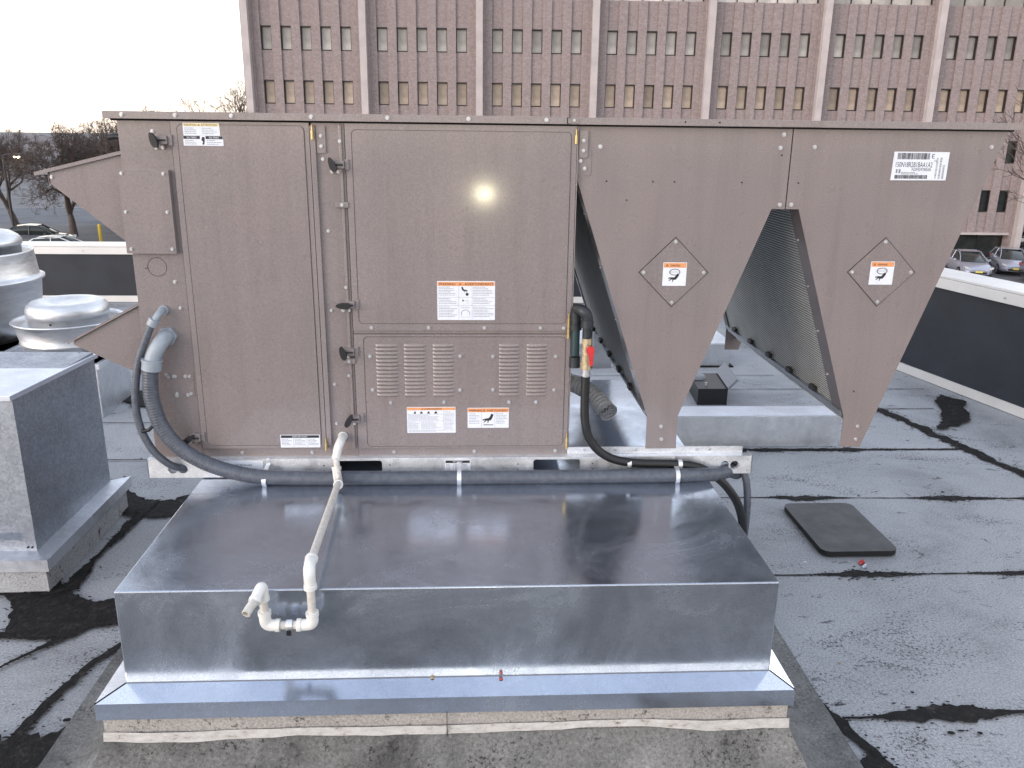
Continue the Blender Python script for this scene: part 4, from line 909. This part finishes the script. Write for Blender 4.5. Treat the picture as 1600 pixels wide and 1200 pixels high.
m=MB(); a=Vector((-.592,-.905,.716)); b=Vector((-.616,-.972,.690)); m.tube([a,b],.0125,M['pvcdirty'],16,cap=False); m.tube([b,a],.0092,M['pvcdirty'],16,cap=False)
d_=(b-a).normalized(); e1=d_.orthogonal().normalized(); e2=d_.cross(e1); vs=[]
for rr_ in (.0125,.0092):
    for i in range(16): t_=2*PI*i/16; vs.append(b+(e1*math.cos(t_)+e2*math.sin(t_))*rr_)
m.add(vs,[(i,(i+1)%16,(i+1)%16+16,i+16) for i in range(16)],M['pvcdirty']); m.build('outlet_pipe',c5)
pv([(-.486,.0,.850),(-.486,-.055,.850),(-.493,-.085,.832),(-.500,-.095,.795)],.0160,M['pvc'],'elbow_fitting')
pv([(-.500,-.10,.765),(-.497,-.112,.740),(-.489,-.140,.722),(-.480,-.20,.735)],.0160,M['pvc'],'elbow_fitting')
pv([(-.460,-.82,.775),(-.458,-.862,.777),(-.456,-.884,.760),(-.455,-.885,.715)],.0168,M['pvc'],'elbow_fitting')
pv([(-.455,-.885,.640),(-.455,-.885,.612),(-.464,-.885,.600),(-.500,-.885,.598)],.0168,M['pvc'],'elbow_fitting')
pv([(-.548,-.885,.598),(-.578,-.885,.600),(-.588,-.885,.612),(-.589,-.885,.645)],.0168,M['pvc'],'elbow_fitting')
pv([(-.590,-.885,.680),(-.590,-.885,.712),(-.592,-.893,.722),(-.602,-.930,.700)],.0162,M['pvc'],'elbow_fitting')
m=MB(); vs=[]
for i in range(17):
    a=2*PI*i/16; vs+=[(-.530,-.885+math.cos(a)*.0155,.598+math.sin(a)*.0155),(-.512,-.885+math.cos(a)*.0155,.598+math.sin(a)*.0155)]
m.add(vs,[(2*i,2*i+1,2*i+3,2*i+2) for i in range(16)],M['rail'],True); m.box(-.527,-.515,-.905,-.895,.576,.590,M['black']); m.build('pipe_clamp',c5)
# vent pipe
c6=thing('vent_pipe','corrugated bright metal vent hose with square mesh end lying behind the gas hose','vent pipe',(.5,.5,.70))
VP=smooth_path([(.30,.80,.85),(.42,.70,.862),(.50,.62,.855),(.56,.52,.83),(.60,.42,.795)],8)
m=MB(); RS=resample(VP,.0055); m.tube(RS,lambda i:.040+.0016*math.sin(i*PI/2),M['hosemetal'],20,cap=False); m.build('corrugated_hose',c6)
m=MB(); e=RS[-1]; d_=(RS[-1]-RS[-4]).normalized(); e1=d_.cross(Vector((0,0,1))).normalized(); e2=e1.cross(d_)
for k in range(-2,3):
    o_=.014*k; hl=math.sqrt(max(0,.038**2-o_**2)); m.tube([e+e1*o_-e2*hl,e+e1*o_+e2*hl],.0016,M['brass'] if False else M['zinc'],6); m.tube([e+e2*o_-e1*hl,e+e2*o_+e1*hl],.0016,M['zinc'],6)
m.tube([e+(e1*math.cos(R(a))+e2*math.sin(R(a)))*.041 for a in range(0,361,18)],.003,M['zinc'],6); m.build('mesh_guard',c6)
m=MB(); m.tube([e-d_*.05,e-d_*.049],.037,M['shadowgap'],16); m.build('dark_bore',c6)
# ================================================================== CURB ADAPTER
cb=thing('curb_adapter','bright galvanised sheet metal curb adapter box under the front of the brown unit','curb',(-.05,.2,.24))
m=MB(); m.box(-1.022,.915,-.842,1.30,.368,.688,M['galv']); m.build('curb_body',cb,bevel=.004,seg=3)
x0,x1,y0,y1=-1.022,.915,-.842,1.30; X0,X1,Y0,Y1_=-1.088,.972,-.912,1.37; za,zb=.384,.364
m=MB(); m.add([(x0,y0,za),(x1,y0,za),(X1,Y0,zb),(X0,Y0,zb)],[(0,1,2,3)],M['flange']); m.add([(x1,y0,za),(x1,y1,za),(X1,Y1_,zb),(X1,Y0,zb)],[(0,1,2,3)],M['flange']); m.add([(x0,y1,za),(x0,y0,za),(X0,Y0,zb),(X0,Y1_,zb)],[(0,1,2,3)],M['flange']); m.add([(x1,y1,za),(x0,y1,za),(X0,Y1_,zb),(X1,Y1_,zb)],[(0,1,2,3)],M['flange'])
m.box(X0,X1,Y0,Y0+.0015,.310,zb,M['galv']); m.box(X1-.0015,X1,Y0+.0016,Y1_,.310,zb,M['galv']); m.box(X0,X0+.0015,Y0+.0016,Y1_,.310,zb,M['galv']); m.box(X0,X1,Y1_-.0015,Y1_,.310,zb,M['galv'])
fl=m.build('flange',cb)
m=MB(); m.tube([(x0,y0,za+.001),(X0,Y0,zb+.001)],.0016,M['tar'],5); m.tube([(x1,y0,za+.001),(X1,Y0,zb+.001)],.0016,M['tar'],5)
m.tube([(x0,y0-.001,za+.001),(x1,y0-.001,za+.001)],.0010,M['inkgrey'],4); m.build('corner_seam',fl)
m=MB(); 
for dx,z,r_ in ((0,.397,.0055),(.0005,.381,.0065)): m.lathe([(.0001,.004),(r_*.7,.003),(r_,.0)],(.088+dx,-.846-(.008 if z<.39 else 0),z),simple('red_sealant%d'%int(z*1000),(.30,.06,.05),.4),10)
m.lathe([(.0001,.002),(.005,.0015),(.006,0)],(-.118,-.846,.3845),M['brass'],10); m.build('sealant_spot',cb)
# old curb and base flashing under the adapter
rc=thing('roof_curb','weathered white painted old roof curb with peeling flashing under the galvanised adapter','curb',(-.05,.2,0))
m=MB(); m.box(-1.075,.960,-.900,1.355,.0,.312,M['flashgrey']); m.build('curb_flashing',rc)
m=MB(); rr_=random.Random(5); vs=[]; n=70
for i in range(n+1):
    x=-1.078+i*(2.045/n); dz=.018*noise.fractal(Vector((x*1.6,1,0)),.8,2,4); y=-.912-.006*noise.noise(Vector((x*5,0,2)))
    vs+=[(x,y+.006,.262+dz*.4),(x,y,.236+dz),(x,-.901,.236+dz-.003)]
m.add(vs,[(3*i+k,3*i+3+k,3*i+4+k,3*i+1+k) for i in range(n) for k in (0,1)],M['flashwhite'],False); m.box(-.0745,-.0725,-.9165,-.912,.232,.312,M['tar']); m.build('peeling_strip',rc)
m=MB(); vs=[]; n=90
prof=[(.0,.238),(.022,.19),(.055,.12),(.11,.065),(.19,.022),(.29,.0245)]      # (distance out from the curb, height)
def cant_sheet(a,b,out,name,seed):
    a=Vector((*a,0)); b=Vector((*b,0)); t=(b-a).normalized(); q=Vector((*out,0)); m=MB(); vs=[]; k=len(prof)
    for i in range(n+1):
        f=i/n
        for j,(d,z) in enumerate(prof):
            p=(a-t*d).lerp(b+t*d,f)+q*d; nz=noise.fractal(Vector((p.x*3,p.y*3,seed)),.9,2,5)*.014
            vs.append((p.x+q.x*nz*(0<j<k-1),p.y+q.y*nz*(0<j<k-1),z+(nz*.35 if j==0 else nz*.5*(j<4))))
    m.add(vs,[(i*k+j,(i+1)*k+j,(i+1)*k+j+1,i*k+j+1) for i in range(n) for j in range(k-1)],M['cant'],True); return m.build(name,rc)
cant_sheet((-1.0765,-.9035),(.9625,-.9035),(0,-1),'front_cant',4)
cant_sheet((.9625,-.9035),(.9625,1.36),(1,0),'side_cant',5)
cant_sheet((-1.0765,1.36),(-1.0765,-.9035),(-1,0),'side_cant',6)

# ================================================================== LEFT SHEET METAL BOX
lb=thing('duct_box','dark weathered galvanised duct box on a flanged curb at the left edge','duct',(-2.4,.5,0))
BX=-1.895; BY0=.372; BY1=1.145; BZ=.185
m=MB(); m.box(-3.1,BX,BY0+.07,BY1,BZ,.885,M['boxgalv']); m.build('box_body',lb,bevel=.002)
m=MB(); m.box(BX-.055,BX-.0002,BY0-.002,BY0+.0695,BZ,.885,M['boxgalv']); m.box(-3.1,BX-.055,BY0-.002,BY0+.0695,BZ,BZ+.055,M['boxgalv']); m.box(-3.1,BX-.055,BY0-.002,BY0+.0695,.84,.885,M['boxgalv']); m.screw(BX-.018,BZ+.02,BY0-.002,.004,M['black']); m.screw(BX-.036,BZ+.02,BY0-.002,.004,M['black'])
m.build('front_frame',lb)
m=MB(); v=[(-3.1,BY0-.035,.905),(BX+.012,BY0-.035,.905),(BX+.012,BY1+.02,.872),(-3.1,BY1+.02,.872)]
m.add(v+[(x,y,z-.022) for x,y,z in v],[(0,1,2,3),(0,4,5,1),(1,5,6,2),(2,6,7,3),(7,6,5,4)],M['lidmetal']); m.tube([(BX-.06,BY1-.02,.874),(BX-.06,BY1-.02,.885)],.008,M['zinc'],8)
m.build('box_lid',lb,bevel=.002)
m=MB(); zz=BZ; e=.075
m.add([(-3.1,BY0,zz+.003),(BX,BY0,zz+.003),(BX+e,BY0-e,zz-.006),(-3.1,BY0-e,zz-.006)],[(0,1,2,3)],M['galvlite']); m.add([(BX,BY0,zz+.003),(BX,BY1,zz+.003),(BX+e,BY1+e,zz-.006),(BX+e,BY0-e,zz-.006)],[(0,1,2,3)],M['galvlite'])
m.box(BX+e-.002,BX+e,BY0-e,BY1+e,zz-.060,zz-.006,M['galvlite']); m.box(-3.1,BX+e-.002,BY0-e,BY0-e+.002,zz-.060,zz-.006,M['galvlite']); m.build('curb_flange',lb)
m=MB(); m.box(-3.1,BX+.05,BY0-.05,BY1+.05,0,zz-.010,M['roof']); m.build('base_curb',lb)
m=MB(); blob(m,[(-2.0,.35),(-1.88,.34),(-1.80,.40),(-1.78,.8),(-1.76,1.25),(-1.70,1.28),(-1.76,.6),(-1.74,.35),(-1.85,.28)],.0160,12,M['tar'],.015); m.build('curb_tar',lb)
# ================================================================== EXHAUST FANS
def fan(name,label,c,s,h0,base,group='aluminium exhaust fans at the left'):
    t=thing(name,label,'exhaust fan',(c[0],c[1],0),0,group)
    X,Y_=c
    m=MB(); m.box(X-base,X+base,Y_-base,Y_+base,0,h0-.02,M['galvlite']); m.box(X-base-.03,X+base+.03,Y_-base-.03,Y_+base+.03,h0-.06,h0-.02,M['galvlite']); m.build('fan_curb',t,bevel=.003)
    return t
f2=fan('exhaust_fan','low spun aluminium roof fan with dished cap, nearest the duct box',(-2.87,2.98),1,.42,.27)
X,Y_=-2.87,2.98
f2s=lambda L,hs,vs,z0,z1:[(r*hs,(z-z0)*vs+z1) for r,z in L]
m=MB(); m.lathe(f2s([(.20,.53),(.235,.545),(.265,.58),(.27,.64),(.285,.65),(.278,.66),(.298,.80),(.310,.825),(.318,.835),(.312,.845),(.300,.835),(.290,.80),(.272,.68),(.15,.66)],1.17,.8,.845,.67),(X,Y_,0),M['alu'],64); m.build('wind_band',f2)
m=MB(); m.lathe(f2s([(.0005,.905),(.08,.905),(.115,.912),(.15,.925),(.20,.922),(.225,.905),(.235,.88),(.235,.845),(.225,.835),(.228,.80),(.20,.70)],1.15,1.3,.82,.66),(X,Y_,0),M['alu'],64); m.build('motor_cap',f2)
m=MB(); m.screw(X,.672,Y_-.272,.007,M['black']); m.build('cap_screw',f2)
f1=fan('exhaust_fan','tall large spun aluminium roof fan cut off by the left edge',(-3.80,3.45),1,.42,.40)
X,Y_=-3.80,3.45
m=MB(); m.lathe([(.34,.40),(.38,.44),(.43,.55),(.475,.70),(.49,.845),(.515,.86),(.515,.875),(.485,.88),(.478,.90),(.462,1.06),(.468,1.075),(.455,1.075),(.445,1.05),(.42,.92),(.25,.88)],(X,Y_,0),M['alu'],72); m.build('wind_band',f1)
m=MB(); m.lathe([(.0005,1.235),(.22,1.23),(.33,1.21),(.375,1.18),(.395,1.15),(.395,1.12),(.385,1.115),(.385,1.02),(.3,.95)],(X,Y_,0),M['alu'],72); m.build('motor_cap',f1)
m=MB(); a=R(-42); m.tube([(X+.42*math.cos(a),Y_+.42*math.sin(a),.955),(X+.54*math.cos(a),Y_+.54*math.sin(a),.955)],.022,M['zinc'],14); m.tube([(X+.455*math.cos(a),Y_+.455*math.sin(a),.955),(X+.475*math.cos(a),Y_+.475*math.sin(a),.955)],.032,M['black'],14); m.build('conduit_stub',f1)
bx=thing('low_equipment_box','low grey metal equipment box between the two roof fans','box',(-3.3,2.3,0))
m=MB(); m.box(-4.2,-3.32,2.1,2.62,0,.44,M['oldgalv']); m.build('box_body',bx,bevel=.004); m=MB(); m.box(-4.22,-3.30,2.08,2.64,.44,.46,M['galvlite']); m.build('box_lid',bx,bevel=.002)
# stuff seen through the gaps
bk=thing('rear_curb','pale galvanised curb on the roof seen between the two V sections','curb',(1.9,2.15,0))
m=MB(); m.box(1.20,2.425,2.060,2.262,0,.214,M['galvlite']); m.build('curb_body',bk,bevel=.003)
m=MB(); m.box(1.20,2.425,2.058,2.262,.2145,.217,M['galv']); m.build('curb_cap',bk)
b2=thing('far_curb_box','low grey capped curb far behind the unit near the back parapet','curb',(1.6,4.3,0))
m=MB(); m.box(.75,2.30,4.05,4.75,0,.20,M['oldgalv']); m.build('curb_body',b2,bevel=.004); m=MB(); m.box(.74,2.31,4.04,4.76,.20,.215,M['galvlite']); m.build('curb_cap',b2); m=MB(); m.box(.73,2.33,4.02,4.78,.0,.010,M['tar']); m.build('tar_edge',b2)
jb=thing('junction_box','small open black box with round gauge and tilted lid on the roof','box',(1.8,3.15,0))
m=MB(); m.prism([(1.72,2.95),(1.95,2.95),(1.99,3.38),(1.76,3.38)],0,.13,M['black'],axis='z'); m.build('box_body',jb,bevel=.006)
m=MB(); m.lathe([(.0005,.028),(.055,.026),(.062,.015),(.066,0)],(1.79,3.25,.13),M['inkgrey'],24); m.build('gauge',jb); m=MB(); m.tube([(1.80,3.03,.13),(1.80,3.03,.155)],.010,M['zinc'],10); m.build('knob',jb)
m=MB(); m.add([(1.955,2.93,.13),(2.00,3.42,.13),(2.07,3.42,.20),(2.02,2.93,.20),(1.94,2.93,.142),(1.985,3.42,.142),(2.055,3.42,.212),(2.005,2.93,.212)],[(0,1,2,3),(7,6,5,4),(0,4,5,1),(1,5,6,2),(2,6,7,3),(3,7,4,0)],M['inkgrey']); m.build('lid',jb)
# rubber mat and litter
mt=thing('rubber_mat','dark grey rubber mat with rounded corners lying on the right roof sheets','mat',(1.9,.8,0),0)
m=MB(); m.prism([(a,b) for a,b in rrect(1.705,2.085,.555,1.11,.045,6)],.008,.034,M['mat'],axis='z',msid=M['matside']); m.build('mat_slab',mt,bevel=.003)
lt=thing('litter','crumpled scrap of red and white wrapper on the roof beside the rubber mat','litter',(1.86,.48,0))
for nm,cx,cy,mat,s in (('red_scrap',1.87,.50,M['red'],.024),('white_scrap',1.868,.462,M['white'],.017)):
    m=MB(); rr_=random.Random(4); vs=[(cx+rr_.uniform(-1,1)*s,cy+rr_.uniform(-1,1)*s*1.2,rr_.uniform(.001,.014)) for _ in range(12)]; m.add(vs,[tuple(rr_.sample(range(12),3)) for _ in range(22)],mat); m.build(nm,lt)
for i,(x,y,lab) in enumerate(((1.60,.30+.22,'tiny pale chip of debris on the roof left of the rubber mat'),(1.42,-.28,'small tan leaf fragment beside the right front seam'),(-1.72,.55,'curled black tar flake on the left roof sheet'))):
    rr_=random.Random(i+9); m=MB(); vs=[(x+rr_.uniform(-1,1)*.012,y+rr_.uniform(-1,1)*.012,.001+rr_.uniform(0,.006)) for _ in range(6)]; m.add(vs,[(0,1,2),(2,3,4),(1,4,5),(0,3,5)],(M['white'],M['brass'],M['tar'])[i]); tag(m.build('debris'),lab,'debris')
